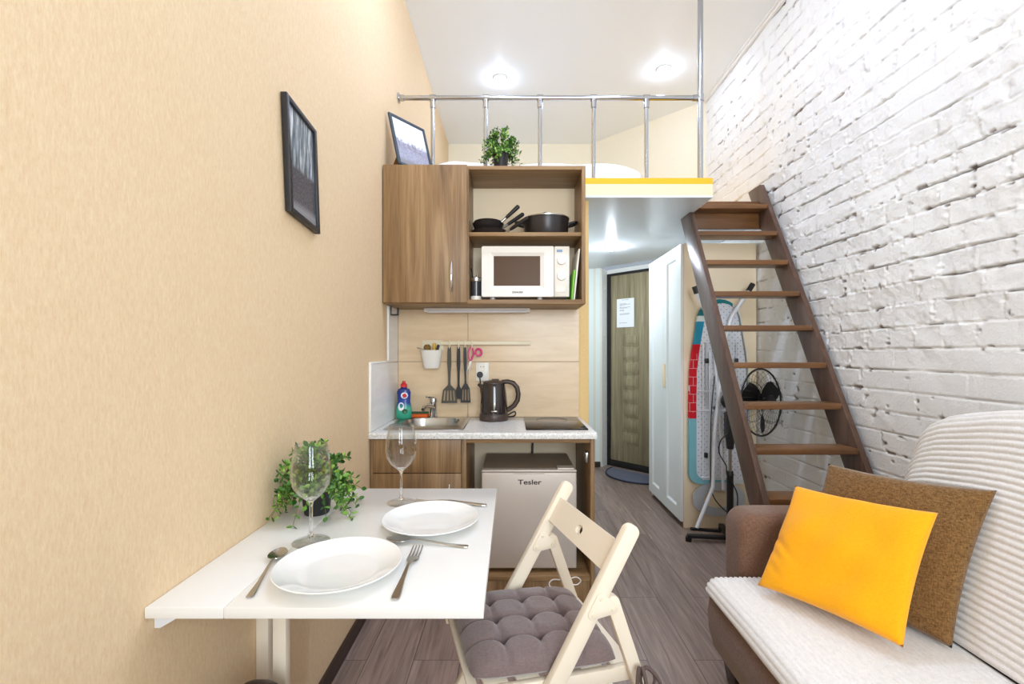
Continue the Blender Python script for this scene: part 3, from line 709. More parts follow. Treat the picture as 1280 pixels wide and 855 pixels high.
b = MB(); b.hexa([(kx-0.060, ky-0.028, 1.030), (kx-0.060, ky+0.028, 1.030), (kx-0.060, ky+0.028, 1.066), (kx-0.060, ky-0.028, 1.066), (kx-0.095, ky-0.010, 1.062), (kx-0.095, ky+0.010, 1.062), (kx-0.090, ky+0.012, 1.072), (kx-0.090, ky-0.012, 1.072)], 0.003); b.build('spout', M['kettle_brown'], kt)
b = MB(); P = [(kx+0.045, 1.080), (kx+0.08, 1.083), (kx+0.112, 1.074), (kx+0.135, 1.048), (kx+0.142, 1.01), (kx+0.137, 0.975), (kx+0.118, 0.945), (kx+0.09, 0.925), (kx+0.07, 0.915)]
b.tube([(x, ky-0.03*0, z) for x, z in P], [0.013, 0.0135, 0.014, 0.0145, 0.014, 0.0145, 0.014, 0.014, 0.013], 14); b.build('handle', M['kettle_brown'], kt)
b = MB(); b.box(kx-0.012, kx+0.022, ky-0.081, ky-0.0785, 0.917, 0.923, 0.001); b.box(kx+0.002, kx+0.008, ky-0.0795, ky-0.077, 0.926, 0.97, 0.001); b.build('badge', M['steel'], kt)
b = MB(); px_, pz = -0.193, 1.117
b.cyl((px_, KB-0.024, pz), (px_, KB-0.004, pz), 0.0185, 0.020, 20)
b.build('plug', M['black'], kt)
b = MB(); b.tube(spline([(px_, KB-0.018, pz-0.015), (px_+0.004, KB-0.022, pz-0.06), (px_+0.010, KB-0.026, pz-0.13), (px_+0.014, KB-0.02, pz-0.20), (px_+0.03, KB-0.012, 0.868), (kx+0.02, KB-0.012, 0.866), (kx+0.10, KB-0.02, 0.866), (kx+0.125, KB-0.04, 0.880), (kx+0.118, ky+0.03, 0.905), (kx+0.07, ky+0.02, 0.880)]), 0.004, 8); b.build('cord', M['black'], kt)

# socket
so = thing('wall_socket', 'white double wall socket on the tiles behind the kettle', 'socket', (-0.178, KB, 1.08))
b = MB(); b.box(-0.218, -0.140, KB-0.010, KB-0.0002, 1.078, 1.192, 0.003); b.build('plate', M['white_plastic'], so)
for z in (1.165, 1.117):
    b = MB(); b.lathe([(0.0245, 0), (0.0245, 0.004), (0.021, 0.004), (0.020, 0.0005), (0, 0.0005)], (0, 0, 0), 28)
    for v in b.bm.verts: v.co = Vector((-0.180+v.co.x, KB-0.0100-v.co.z, z+v.co.y)) if z > 1.14 else Vector((px_+v.co.x*0.9, KB-0.0100-v.co.z*0.7, z+v.co.y*0.9))
    b.build('outlet', M['white_plastic'], so)
b = MB()
for dx in (-0.0085, 0.0085): b.cyl((-0.180+dx, KB-0.0112, 1.165), (-0.180+dx, KB-0.0104, 1.165), 0.0028, seg=10)
b.build('pin_hole', M['black'], so)

# utensil rail
ra = thing('utensil_rail', 'cream wall rail with hooks for utensils on the tiles', 'rail', (-0.17, KB, 1.3))
RY = KB-0.030
b = MB(); b.box(-0.43, 0.112, RY-0.006, RY+0.006, 1.296, 1.318, 0.003); b.box(-0.40, -0.375, RY+0.006, KB, 1.300, 1.314); b.box(0.07, 0.095, RY+0.006, KB, 1.300, 1.314); b.build('bar', M['cream_plastic'], ra)
hx = [(p-CX)*2.72/F for p in (562.2, 573.6, 581.5, 590.2)]
for x in hx:
    b = MB(); b.tube([(x, RY+0.008, 1.312), (x, RY+0.004, 1.3215), (x, RY-0.008, 1.3215), (x, RY-0.0105, 1.31), (x, RY-0.0105, 1.285), (x, RY-0.014, 1.276), (x, RY-0.022, 1.277), (x, RY-0.025, 1.287)], 0.0036, 8); b.build('hook', M['cream_plastic'], ra)
# caddy on the rail
cx_ = -0.478
cd = thing('utensil_caddy', 'white bucket caddy with a cream back plate at the left end of the rail', 'caddy', (cx_, KB-0.05, 1.155))
b = MB(); Yc = KB-0.046
prof = [(0.042, 0.0), (0.046, 0.004), (0.064, 0.105), (0.066, 0.108), (0.061, 0.108), (0.0435, 0.008), (0, 0.006)]
b.lathe([(0, 0)]+prof, (cx_, Yc, 1.157), 40, 1.0, 0.62); b.build('bucket', M['white_plastic'], cd)
b = MB(); b.prism([(cx_-0.066, 1.262), (cx_+0.066, 1.262), (cx_+0.062, 1.325), (cx_-0.062, 1.325)], 'Y', KB-0.008, KB-0.003, 0.001); b.build('back_plate', M['cream_plastic'], cd)
def stick(name, label, cat, pts, r, m, group=None):
    b = MB(); b.tube(pts, r, 10); o = b.build(name, m); return tag(o, label, cat, group)
stick('dish_brush', 'brown round-headed brush standing in the white bucket caddy', 'brush', [(cx_-0.012, Yc, 1.17), (cx_-0.018, Yc, 1.245), (cx_-0.022, Yc-0.004, 1.262), (cx_-0.025, Yc-0.006, 1.285), (cx_-0.026, Yc-0.006, 1.298)], [0.005, 0.006, 0.018, 0.022, 0.012], M['bristle'])
stick('peeler', 'yellow-handled tool standing in the white bucket caddy', 'utensil', [(cx_+0.012, Yc+0.004, 1.17), (cx_+0.014, Yc+0.004, 1.26), (cx_+0.016, Yc+0.003, 1.30), (cx_+0.016, Yc+0.003, 1.307)], [0.006, 0.010, 0.011, 0.006], M['yellow_plastic'])
stick('knife', 'black-handled knife leaning in the white bucket caddy', 'knife', [(cx_+0.018, Yc-0.012, 1.18), (cx_+0.032, Yc-0.010, 1.25), (cx_+0.041, Yc-0.008, 1.29), (cx_+0.043, Yc-0.008, 1.297)], [0.004, 0.007, 0.009, 0.005], M['black'])
stick('teaspoon', 'thin steel spoon handle poking left out of the white bucket caddy', 'spoon', [(cx_+0.01, Yc-0.01, 1.19), (cx_-0.04, Yc-0.008, 1.268), (cx_-0.085, Yc-0.008, 1.279)], [0.003, 0.003, 0.0035], M['steel'])
# spatulas
def spatula(name, x, y, ztop, zneck, zbot, wtop, wbot, m, label, slots=4, hw=0.011, lean=0.0):
    t = thing(name, label, 'spatula', (x, y, zbot), 'spatulas hanging on the rail')
    b = MB(); xs = lambda z: x+lean*(ztop-z)
    P = [(xs(z), y, z) for z in (ztop, ztop-0.03, ztop-0.10, ztop-0.15, zneck+0.02, zneck-0.01)]
    wd = [hw*0.8, hw, hw*1.1, hw*0.75, hw*0.6, hw*0.9]; L = [b.v((p[0]-w_, y-0.004, p[2])) for p, w_ in zip(P, wd)]; R = [b.v((p[0]+w_, y-0.004, p[2])) for p, w_ in zip(P, wd)]
    L2 = [b.v((p[0]-w_, y+0.004, p[2])) for p, w_ in zip(P, wd)]; R2 = [b.v((p[0]+w_, y+0.004, p[2])) for p, w_ in zip(P, wd)]
    for i in range(5):
        for q in ((L[i], R[i], R[i+1], L[i+1]), (R2[i], L2[i], L2[i+1], R2[i+1]), (L2[i], L[i], L[i+1], L2[i+1]), (R[i], R2[i], R2[i+1], R[i+1])): b.bm.faces.new(q)
    b.bm.faces.new((L[0], L2[0], R2[0], R[0])); b.bm.faces.new((L[5], R[5], R2[5], L2[5]))
    b.build('handle', m, t)
    b = MB(); xb = xs(zneck); H = zneck-zbot; sz0, sz1 = zbot+0.014, zneck-H*0.30
    b.prism([(xb-hw, zneck), (xb-wtop/2, zneck-H*0.26), (xb+wtop/2, zneck-H*0.26), (xb+hw, zneck)][::-1], 'Y', y-0.0025, y+0.0025)
    wl = lambda z: (wtop+(wbot-wtop)*((zneck-H*0.26)-z)/((zneck-H*0.26)-zbot))/2
    za = zneck-H*0.26
    def band(z0, z1, f0, f1):
        b.prism([(xb+wl(z0)*f0, z0), (xb+wl(z0)*f1, z0), (xb+wl(z1)*f1, z1), (xb+wl(z1)*f0, z1)], 'Y', y-0.0025, y+0.0025)
    if slots:
        band(sz1, za, -1, 1); band(zbot, sz0, -1, 1)
        n = slots*2+1; e = [-1+2*k/n for k in range(n+1)]
        for k in range(0, n, 2): band(sz0, sz1, e[k], e[k+1])
    else: band(zbot, za, -1, 1)
    b.build('blade', m, t, 0); return t
spatula('slotted_turner', hx[0], RY-0.020, 1.284, 1.056, 0.951, 0.074, 0.096, M['spatula'], 'wide grey-olive slotted turner hanging leftmost on the rail')
spatula('solid_turner', hx[1], RY-0.016, 1.284, 1.045, 0.975, 0.034, 0.040, M['black_matte'], 'black narrow spatula hanging between the two slotted turners', 0, 0.010)
spatula('slotted_turner', hx[2], RY-0.022, 1.284, 1.066, 0.953, 0.050, 0.060, M['black'], 'black narrow slotted turner hanging next to the pink scissors', 3, 0.009, 0.02)
sc = thing('scissors', 'pink-handled scissors hanging from the rail above the socket', 'scissors', (hx[3], RY-0.018, 1.17))
b = MB(); x = hx[3]; y = RY-0.020
def loop(b, cx, cz, rx, rz, r, rot=0):
    P = []
    for k in range(24):
        a = 2*math.pi*k/24; u, v = rx*math.cos(a), rz*math.sin(a); P.append((cx+u*math.cos(rot)-v*math.sin(rot), y, cz+u*math.sin(rot)+v*math.cos(rot)))
    b.tube(P, r, 8, closed=True)
loop(b, x-0.006, 1.243, 0.014, 0.040, 0.0045, -0.06); b.build('handle', M['pink'], sc)
b = MB(); loop(b, x+0.040, 1.252, 0.017, 0.020, 0.0065, 0.3); b.tube([(x+0.024, y, 1.25), (x+0.010, y, 1.242), (x-0.002, y, 1.212)], 0.005, 8); b.build('handle', M['pink'], sc)
b = MB(); b.prism([(x-0.012, 1.208), (x-0.002, 1.204), (x-0.03, 1.13), (x-0.036, 1.125)], 'Y', y-0.001, y+0.001); b.prism([(x-0.008, 1.21), (x+0.002, 1.206), (x-0.016, 1.128), (x-0.021, 1.122)], 'Y', y+0.0015, y+0.003); b.build('blade', M['steel'], sc)
# coat hook on the side tiles
hk = thing('wall_hook', 'small black wall hook on the side tiles under the wall cabinet', 'hook', (XL+0.009, 2.60, 1.45))
b = MB(); hz = 1.46
b.box(XL+0.0082, XL+0.013, 2.575, 2.585, hz, hz+0.055, 0.001); b.bar((XL+0.012, 2.58, hz+0.004), (XL+0.054, 2.58, hz+0.004), 0.009, 0.008); b.box(XL+0.046, XL+0.054, 2.575, 2.585, hz, hz+0.045, 0.001); b.build('bracket', M['black'], hk)

# ------------------------------------------------------------------ mini fridge in the bay
fr = thing('mini_fridge', 'silver-beige mini fridge in the open bay of the base cabinet', 'fridge', (0.085, 2.47, 0.156))
FX0, FX1, FY = -0.152, 0.323, 2.270
MB().box(FX0+0.004, FX1-0.004, FY+0.048, 2.66, 0.170, 0.640, 0.006, 3).build('body', M['fridge'], fr)
MB().box(FX0+0.002, FX1-0.002, FY+0.045, 2.665, 0.640, 0.662, 0.006, 3).build('top_plate', M['fridge_dark'], fr)
dd = MB().box(FX0, FX1, FY, FY+0.044, 0.172, 0.652, 0.007, 3).build('door', M['fridge'], fr)
b = MB(); b.box(FX0, FX1, FY-0.002, FY+0.044, 0.6535, 0.665, 0.004); b.box(FX0+0.16, FX1-0.16, FY-0.004, FY+0.0, 0.646, 0.652, 0.001); b.build('door_grip', M['fridge'], dd)
text('brand_lettering', 'Tesler', 0.034, (0.088, FY-0.0006, 0.603), M['black'], dd, bold=0.0005, sx=1.35)
b = MB(); b.box(FX1-0.095, FX1-0.01, FY+0.01, FY+0.07, 0.663, 0.672, 0.003); b.build('hinge_cover', M['fridge'], fr)
for x in (FX0+0.03, FX1-0.05):
    for y in (FY+0.06, 2.62): MB().cyl((x+0.01, y, 0.1555), (x+0.01, y, 0.171), 0.014, seg=14).build('foot', M['black'], fr)
MB().tube([(0.128, 2.72, 0.82), (0.124, 2.715, 0.72), (0.12, 2.70, 0.64), (0.12, 2.68, 0.5)], 0.006, 10).build('cord', M['black'], fr)

# ------------------------------------------------------------------ wall cabinet
uc = thing('kitchen_wall_cabinet', 'brown wood-grain wall cabinet with one door and open shelves above the worktop', 'cabinet', (-0.147, 2.6, 1.512))
UX0, UX1, UY, UB, UZ0, UZ1 = XL+0.004, 0.396, 2.452, 2.75, 1.512, 2.2566
t_ = 0.02; xd = -0.243
MB().box(UX0, UX0+t_, UY, UB, UZ0, UZ1, 0.001).build('side_panel', M['ash'], uc)
MB().box(UX1-t_, UX1, UY, UB, UZ0, UZ1, 0.001).build('side_panel', M['ash'], uc)
MB().box(xd-0.006, xd+0.010, UY, UB, UZ0+0.022, UZ1-t_, 0.001).build('divider', M['ash'], uc)
MB().box(UX0+t_, UX1-t_, UY, UB, UZ1-t_, UZ1, 0.001).build('top_panel', M['ash_x'], uc)
MB().box(UX0+t_, UX1-t_, UY, UB, UZ0, UZ0+0.024, 0.001).build('bottom_panel', M['ash_x'], uc)
MB().box(xd+0.011, UX1-t_-0.001, UY+0.008, UB, 1.880, 1.901, 0.001).build('shelf', M['ash_x'], uc)
MB().box(UX0+t_, UX1-t_, 2.738, 2.746, UZ0+0.024, UZ1-t_).build('back_panel', M['cream_panel'], uc)
d = MB().box(UX0+0.002, xd+0.002, UY-0.019, UY-0.001, UZ0+0.006, UZ1-0.001, 0.0015).build('door', M['ash'], uc)
b = MB(); bow(b, -0.322, UY-0.019, 1.575, 1.735, 0.026, 0.0065); b.build('handle', M['chrome'], d)
lm = thing('under_cabinet_lamp', 'slim white strip lamp mounted under the wall cabinet', 'lamp', (-0.205, 2.69, 1.48))
b = MB(); b.box(-0.518, 0.106, 2.672, 2.712, 1.490, 1.5115, 0.003); b.build('housing', M['white_plastic'], lm)
MB().box(-0.50, 0.088, 2.669, 2.70, 1.4845, 1.500, 0.004, 3).build('diffuser', mat('lamp_diffuser', '#e4e2e4', 0.35), lm)

# microwave
mw = thing('microwave_oven', 'white microwave oven with two dials in the open shelf of the wall cabinet', 'microwave', (0.073, 2.6, 1.536))
MX0, MX1, MY, MZ0, MZ1 = -0.167, 0.314, 2.490, 1.556, 1.832
MB().box(MX0, MX1, MY+0.02, 2.725, MZ0, MZ1-0.002, 0.005).build('casing', M['micro'], mw)
xp = 0.230
o_ = roundrect((MX0+xp)/2, (MZ0+MZ1)/2, xp-MX0-0.002, MZ1-MZ0, 0.008, 3)
i_ = roundrect(-0.100+0.127, 1.698, 0.254, 0.162, 0.002, 3)
b = MB(); b.ring_prism(o_, roundrect(0.027, 1.698, 0.30, 0.20, 0.006, 3), 'Y', MY, MY+0.02)
A = [b.v((x, MY+0.0005, z)) for x, z in roundrect(0.027, 1.698, 0.30, 0.20, 0.006, 3)]; B = [b.v((x, MY+0.008, z)) for x, z in i_]
for k in range(len(A)): b.bm.faces.new([A[k], A[(k+1) % len(A)], B[(k+1) % len(A)], B[k]])
dd = b.build('door', M['micro'], mw, 30)
MB().box(-0.102, 0.156, MY+0.0078, MY+0.014, 1.615, 1.781).build('window', M['micro_glass'], dd)
text('brand_lettering', 'ZANUSSI', 0.0135, (0.030, MY-0.0005, 1.580), M['black'], dd, bold=0.0004, sx=1.1)
pn = MB().box(xp+0.002, MX1, MY, MY+0.02, MZ0, MZ1, 0.003).build('control_panel', M['micro'], mw)
for z in (1.754, 1.668):
    b = MB(); b.cyl((0.270, MY-0.001, z), (0.270, MY-0.018, z), 0.0245, 0.0225, 28); b.box(0.2685, 0.2715, MY-0.0195, MY-0.017, z-0.002, z+0.021); b.build('dial', M['white_plastic'], pn)
MB().box(0.245, 0.275, MY-0.0008, MY+0.002, 1.800, 1.813, 0.0004).build('badge', mat('blue_badge', '#7f9fc4', 0.4), pn)
MB().box(0.238, 0.292, MY-0.003, MY+0.002, 1.580, 1.612, 0.0012).build('open_button', M['white_plastic'], pn)
for x in (MX0+0.06, MX1-0.16):
    for y in (MY+0.035, 2.70): MB().cyl((x, y, 1.5365), (x, y, MZ0+0.003), 0.013, 0.017, 14).build('foot', M['grey_metal'], mw)

# pans
def pan(name, label, c, r, h, m, a, rise, hl, rim=True, z0=None, group='frying pans on the shelf'):
    t = thing(name, label, 'frying pan', c, group)
    w_ = 0.003
    b = MB(); b.lathe([(0, 0), (r*0.80, 0), (r*0.86, 0.004), (r, h), (r+0.002, h+0.002), (r-0.002, h+0.002), (r*0.84, 0.007), (0, 0.006)], c, 44); b.build('bowl', m, t)
    d = Vector((math.cos(a), math.sin(a), 0)); p0 = Vector(c)+d*(r-0.001)+Vector((0, 0, h*(0.95 if r < 0.08 else 0.75)))
    b = MB(); p1 = p0+d*0.03+Vector((0, 0, 0.03*rise)); b.tube([p0, p1], [0.008, 0.007], 10); b.build('bracket', M['steel'], t)
    b = MB(); dd = (d+Vector((0, 0, rise))).normalized(); P = [p1-dd*0.006, p1+dd*0.01, p1+dd*hl*0.35, p1+dd*hl*0.7, p1+dd*hl*0.95, p1+dd*hl]
    b.tube(P, [0.007, 0.010, 0.0105, 0.012, 0.012, 0.007], 12); b.build('handle', M['black'], t); return t
SZ = 1.9015
pan('frying_pan', 'shallow black frying pan at the bottom of the pan stack beside the pot', (-0.128, 2.60, SZ), 0.103, 0.034, M['pan'], -0.40, 0.50, 0.115)
pan('frying_pan', 'deeper black frying pan nested on the shallow one on the shelf', (-0.136, 2.60, SZ+0.037), 0.088, 0.042, M['pan'], 0.25, 0.72, 0.115)
pan('frying_pan', 'small black frying pan nested on top of the pan stack, handle tilted highest', (-0.137, 2.60, SZ+0.055), 0.078, 0.036, M['pan'], -0.15, 0.88, 0.095)
pc = (0.195, 2.60, SZ)
pt = thing('cooking_pot', 'black cooking pot with steel-rimmed lid on the shelf above the microwave', 'pot', pc)
b = MB(); b.lathe([(0, 0), (0.118, 0), (0.124, 0.008), (0.128, 0.10), (0.130, 0.102), (0.126, 0.104), (0.121, 0.012), (0, 0.008)], pc, 48); b.build('body', M['pan'], pt)
b = MB(); b.lathe([(0.131, 0.101), (0.132, 0.107), (0.122, 0.110), (0.122, 0.104)], pc, 48); b.build('lid_rim', M['steel'], pt)
b = MB(); b.lathe([(0.1225, 0.108), (0.09, 0.117), (0.04, 0.123), (0, 0.124)], pc, 40); ld = b.build('lid', M['dark_glass'], pt)
b = MB(); b.lathe([(0, 0.124), (0.012, 0.124), (0.012, 0.131), (0.026, 0.134), (0.026, 0.143), (0.018, 0.147), (0, 0.148)], pc, 24); b.build('knob', M['black'], pt)
for s_ in (1, -1):
    b = MB(); x0 = pc[0]+s_*0.126; y0 = pc[1]
    b.tube([(x0, y0-0.03, SZ+0.075), (x0+s_*0.030, y0-0.032, SZ+0.083), (x0+s_*0.046, y0-0.014, SZ+0.088), (x0+s_*0.046, y0+0.014, SZ+0.088), (x0+s_*0.030, y0+0.032, SZ+0.083), (x0, y0+0.03, SZ+0.075)], 0.008, 10); b.build('side_handle', M['black'], pt)
# oil sprayer and cutting board
ob = (-0.200, 2.535, 1.5365)
ot = thing('oil_bottle', 'small dark glass oil dispenser with chrome top left of the microwave', 'bottle', ob)
MB().lathe([(0, 0), (0.029, 0), (0.030, 0.003), (0.030, 0.026), (0, 0.026)], ob, 28).build('base_cup', M['white_plastic'], ot)
MB().lathe([(0, 0.026), (0.027, 0.026), (0.027, 0.108), (0, 0.108)], ob, 28).build('glass_body', M['dark_glass'], ot)
b = MB(); b.lathe([(0, 0.108), (0.028, 0.108), (0.029, 0.112), (0.029, 0.128), (0.022, 0.133), (0, 0.133)], ob, 28); b.cyl((ob[0]+0.004, ob[1], ob[2]+0.13), (ob[0]+0.006, ob[1], ob[2]+0.148), 0.007, 0.005, 12); b.build('cap', M['chrome'], ot)
MB().tube([(ob[0]-0.018, ob[1], ob[2]+0.13), (ob[0]-0.022, ob[1], ob[2]+0.16), (ob[0]-0.027, ob[1], ob[2]+0.185)], 0.0035, 8).build('spout', M['black'], ot)
def board(name, label, x0, x1, zt, y0, y1, m, th, m2=None, half=None):
    t = thing(name, label, 'cutting board', (x0, (y0+y1)/2, 1.5365), 'cutting boards by the microwave')
    pts = lambda z0, z1: [(x0+(x1-x0)*(z0-1.5365)/(zt-1.5365)+q*th, z) for (q, z) in ((0, z0), (1, z0))]+[(x0+(x1-x0)*(z1-1.5365)/(zt-1.5365)+q*th, z) for (q, z) in ((1, z1), (0, z1))]
    b = MB(); b.prism(pts(1.5365, zt), 'Y', y0, y1, 0.0025); b.build('board', m, t); return t
board('cutting_board', 'green plastic cutting board leaning right of the microwave', 0.322, 0.337, 1.70, 2.475, 2.70, M['green'], 0.009)
board('cutting_board', 'white plastic cutting board leaning behind the green one', 0.333, 0.3625, 1.815, 2.475, 2.71, M['white_plastic'], 0.009)
# ------------------------------------------------------------------ plants
def plant(name, label, c, rt, rb, h, n, spread, ztop, seed, droop=0.4, leaf=0.017):
    rnd = random.Random(seed); t = thing(name, label, 'plant', c, 'potted green plants')
    b = MB(); b.lathe([(0, 0), (rb, 0), (rb+0.002, 0.003), (rt, h-0.004), (rt+0.003, h), (rt-0.003, h), (rt-0.004, h-0.012), (0, h-0.012)], c, 36); p = b.build('pot', M['pot'], t)
    MB().lathe([(rt-0.004, h-0.0115), (rt*0.6, h-0.008), (0, h-0.006)], c, 24).build('soil', M['soil'], p)
    st = MB(); lf = MB(); base = Vector(c)+Vector((0, 0, h-0.01)); H = ztop-c[2]-h
    for i in range(n):
        az = rnd.uniform(0, 2*math.pi); el = math.acos(rnd.uniform(-0.05, 1.0)); L = rnd.uniform(0.75, 1.05)
        end = Vector((math.cos(az)*math.sin(el)*spread, math.sin(az)*math.sin(el)*spread, math.cos(el)*H))*L
        end.z -= droop*0.10*math.sin(el)**3
        st0 = base+Vector((math.cos(az), math.sin(az), 0))*rt*0.55*rnd.random(); mid = st0+Vector((end.x*0.35, end.y*0.35, max(end.z, 0)*0.65+0.04))
        P = []
        for k in range(9):
            q = k/8; P.append(st0*(1-q)**2+mid*2*q*(1-q)+(base+end)*q*q)
        if c[0] < -0.5:
            for q_ in P: q_.x = max(q_.x, XL+0.012)
        st.tube(P, [0.0013*(1-0.5*k/8) for k in range(9)], 5)
        for k in range(2, 9):
            for sgn in (0, 1):
                if k < 4 and rnd.random() < 0.35: continue
                tan = (P[k]-P[k-1]).normalized(); side = tan.orthogonal().normalized(); side.rotate(Matrix.Rotation(k*1.4+sgn*math.pi+i, 3, tan))
                up = (tan*0.55+side*0.9+Vector((0, 0, 0.18))).normalized(); wid = up.cross(side if abs(up.dot(side)) < 0.95 else tan).normalized(); nor = wid.cross(up)
                ll = leaf*rnd.uniform(0.75, 1.15); ww = ll*0.30; o = P[k]
                if c[0] < -0.5 and (o+up*ll).x < XL+0.004: continue
                ctr = [lf.v(o+up*ll*a+nor*(-0.0016 if a not in (0, 1) else 0)) for a in (0, 0.33, 0.7, 1)]
                Lf = [lf.v(o+up*ll*a+wid*ww*w_+nor*0.001) for a, w_ in ((0.3, 0.95), (0.7, 0.9))]; Rg = [lf.v(o+up*ll*a-wid*ww*w_+nor*0.001) for a, w_ in ((0.3, 0.95), (0.7, 0.9))]
                for S in (Lf, Rg):
                    f = [(ctr[0], ctr[1], S[0]), (ctr[1], ctr[2], S[1], S[0]), (ctr[2], ctr[3], S[1])]
                    for q in f: lf.bm.faces.new(q if S is Lf else q[::-1])
    st.build('stems', M['leaf_stem'], t); lf.build('foliage', M['leaf'], t, 0, recalc=False); return t
plant('potted_plant', 'bushy green plant in a black pot on the table against the wallpaper', (-0.588, 1.372, 0.7672), 0.046, 0.034, 0.088, 105, 0.133, 1.005, 5, 0.75, 0.0195)
plant('potted_plant', 'small round green plant in a black pot on top of the wall cabinet', (-0.064, 2.60, 2.2570), 0.045, 0.033, 0.125, 90, 0.118, 2.540, 9, 0.45, 0.0195)

# ------------------------------------------------------------------ pictures
pf = thing('framed_picture', 'black framed grey street picture hanging slightly crooked on the wallpapered wall', 'picture', (XL+0.004, 1.49, 1.683))
def wp(u, v, d):                                    # u along the frame's width, v up, d off the wall
    return (XL+0.002+d, 1.392+0.211*u-0.030*v, 1.683-0.017*u+0.349*v)
def fbox(b, u0, u1, v0, v1, d0, d1, bev=0.0):
    b.hexa([wp(u0, v0, d0), wp(u0, v0, d1), wp(u1, v0, d1), wp(u1, v0, d0), wp(u0, v1, d0), wp(u0, v1, d1), wp(u1, v1, d1), wp(u1, v1, d0)], bev)
fu, fv2 = 0.075, 0.045
b = MB(); fbox(b, 0, fu, 0, 1, 0, 0.020, 0.002); fbox(b, 1-fu, 1, 0, 1, 0, 0.020, 0.002); fbox(b, fu, 1-fu, 0, fv2, 0, 0.020, 0.002); fbox(b, fu, 1-fu, 1-fv2, 1, 0, 0.020, 0.002); b.build('frame', M['black_frame'], pf)
b = MB(); fbox(b, fu*0.8, 1-fu*0.8, fv2*0.8, 1-fv2*0.8, 0.003, 0.011); b.build('print', M['print_street'], pf)
# leaning frame on the cabinet
TL, TR, BL = Vector((-0.685, 2.50, 2.567)), Vector((-0.529, 2.703, 2.567)), Vector((-0.592, 2.475, 2.262))
ex = (TR-TL); wdt = ex.length; ex.normalize(); ez = (TL-BL); ez = (ez-ex*ez.dot(ex)); hgt = ez.length; ez.normalize(); en = ex.cross(ez)   # en towards the viewer
if en.y > 0: en = -en
BLo = TL-ez*hgt
def fp(u, v, d): return tuple(BLo+ex*u+ez*v+en*d)
def lbox(b, u0, u1, v0, v1, d0, d1, bev=0.0):
    b.hexa([fp(u0, v0, d0), fp(u1, v0, d0), fp(u1, v0, d1), fp(u0, v0, d1), fp(u0, v1, d0), fp(u1, v1, d0), fp(u1, v1, d1), fp(u0, v1, d1)], bev)
zmin = min(fp(0, 0, 0)[2], fp(wdt, 0, 0)[2])
lf_ = thing('photo_frame', 'dark slate framed pale picture standing on top of the wall cabinet', 'picture', tuple(BLo+ex*wdt/2))
b = MB(); fw = 0.016
lbox(b, 0, fw, 0, hgt, 0, 0.014, 0.002); lbox(b, wdt-fw, wdt, 0, hgt, 0, 0.014, 0.002); lbox(b, fw, wdt-fw, 0, fw, 0, 0.014, 0.002); lbox(b, fw, wdt-fw, hgt-fw, hgt, 0, 0.014, 0.002); b.build('frame', M['blue_frame'], lf_)
b = MB(); lbox(b, fw*0.8, wdt-fw*0.8, fw*0.8, hgt-fw*0.8, 0.003, 0.008); b.build('print', M['print_sea'], lf_)
b = MB(); a_ = Vector(fp(0.10, 0.17, -0.001)); c_ = Vector((-0.668, 2.575, 2.259)); e_ = Vector(fp(0.06, 0.02, -0.004)); b.bar(a_, c_, 0.05, 0.004, up=tuple(en), bev=0.001); b.build('easel_back', mat('brown_card', '#8a5c2c', 0.8), lf_)

# ------------------------------------------------------------------ wall table
TB = thing('wall_table', 'white drop-leaf table fixed to the wallpapered wall, set for two', 'table', (-0.37, 1.24, 0))
TZ0, TZ1, TY0, TY1 = 0.746, 0.767, 0.860, 1.618
MB().box(XL+0.0015, -0.5455, TY0, TY1, TZ0, TZ1, 0.0015).build('wall_leaf', M['white_gloss'], TB)
MB().box(-0.5447, -0.0535, TY0, TY1, TZ0, TZ1, 0.0015).build('drop_leaf', M['white_gloss'], TB)
for y in (0.885, 1.55):
    b = MB(); b.prism([(XL+0.001, TZ0-0.001), (XL+0.065, TZ0-0.001), (XL+0.012, TZ0-0.032), (XL+0.001, TZ0-0.032)], 'Y', y, y+0.012); b.build('bracket', M['white_metal'], TB)
b = MB(); b.box(XL+0.001, XL+0.034, 1.235, 1.262, 0.0, TZ0-0.001, 0.002); pw = b.build('wall_post', M['chair_white'], TB)
MB().cyl((XL+0.034, 1.248, 0.56), (XL+0.038, 1.248, 0.56), 0.005, seg=10).build('screw', M['dark_brown'], pw)
b = MB(); lx, ly = -0.566, 1.118
b.box(lx-0.016, lx+0.016, ly-0.012, ly+0.012, 0.0, TZ0-0.001, 0.002); b.build('leg', M['chair_white'], TB)
b = MB(); b.bar((lx, ly+0.005, 0.71), (XL+0.03, 1.235, 0.71), 0.020, 0.045); b.bar((lx, ly+0.005, 0.10), (XL+0.03, 1.235, 0.10), 0.020, 0.045); b.build('gate_rail', M['chair_white'], TB)

# tableware
pl = thing('dinner_plate', 'white dinner plate at the near place setting, closest to the table front', 'plate', (0, 0, 0), 'dinner plates')
b = MB(); R = 0.1335
b.lathe([(0, 0.003), (0.072, 0.003), (0.074, 0.0), (0.080, 0.0), (0.082, 0.003), (0.105, 0.011), (0.128, 0.0205), (R, 0.0235), (R+0.0005, 0.025), (R-0.001, 0.0262), (0.126, 0.0235), (0.104, 0.0145), (0.086, 0.0075), (0.078, 0.006), (0, 0.006)], (0, 0, 0), 72); b.build('dish', M['porcelain'], pl, 60)
pl.location = (-0.378, 0.996, TZ1)
dup(pl, (-0.226, 1.272, TZ1), None, 'white dinner plate at the far place setting, towards the kitchen')
gl = thing('wine_glass', 'empty clear wine glass on the table in front of the potted plant', 'wine glass', (0, 0, 0), 'wine glasses')
outer = [(0.0045, 0.100), (0.006, 0.104), (0.018, 0.112), (0.034, 0.126), (0.045, 0.146), (0.0495, 0.170), (0.0475, 0.200), (0.042, 0.228), (0.0385, 0.249)]
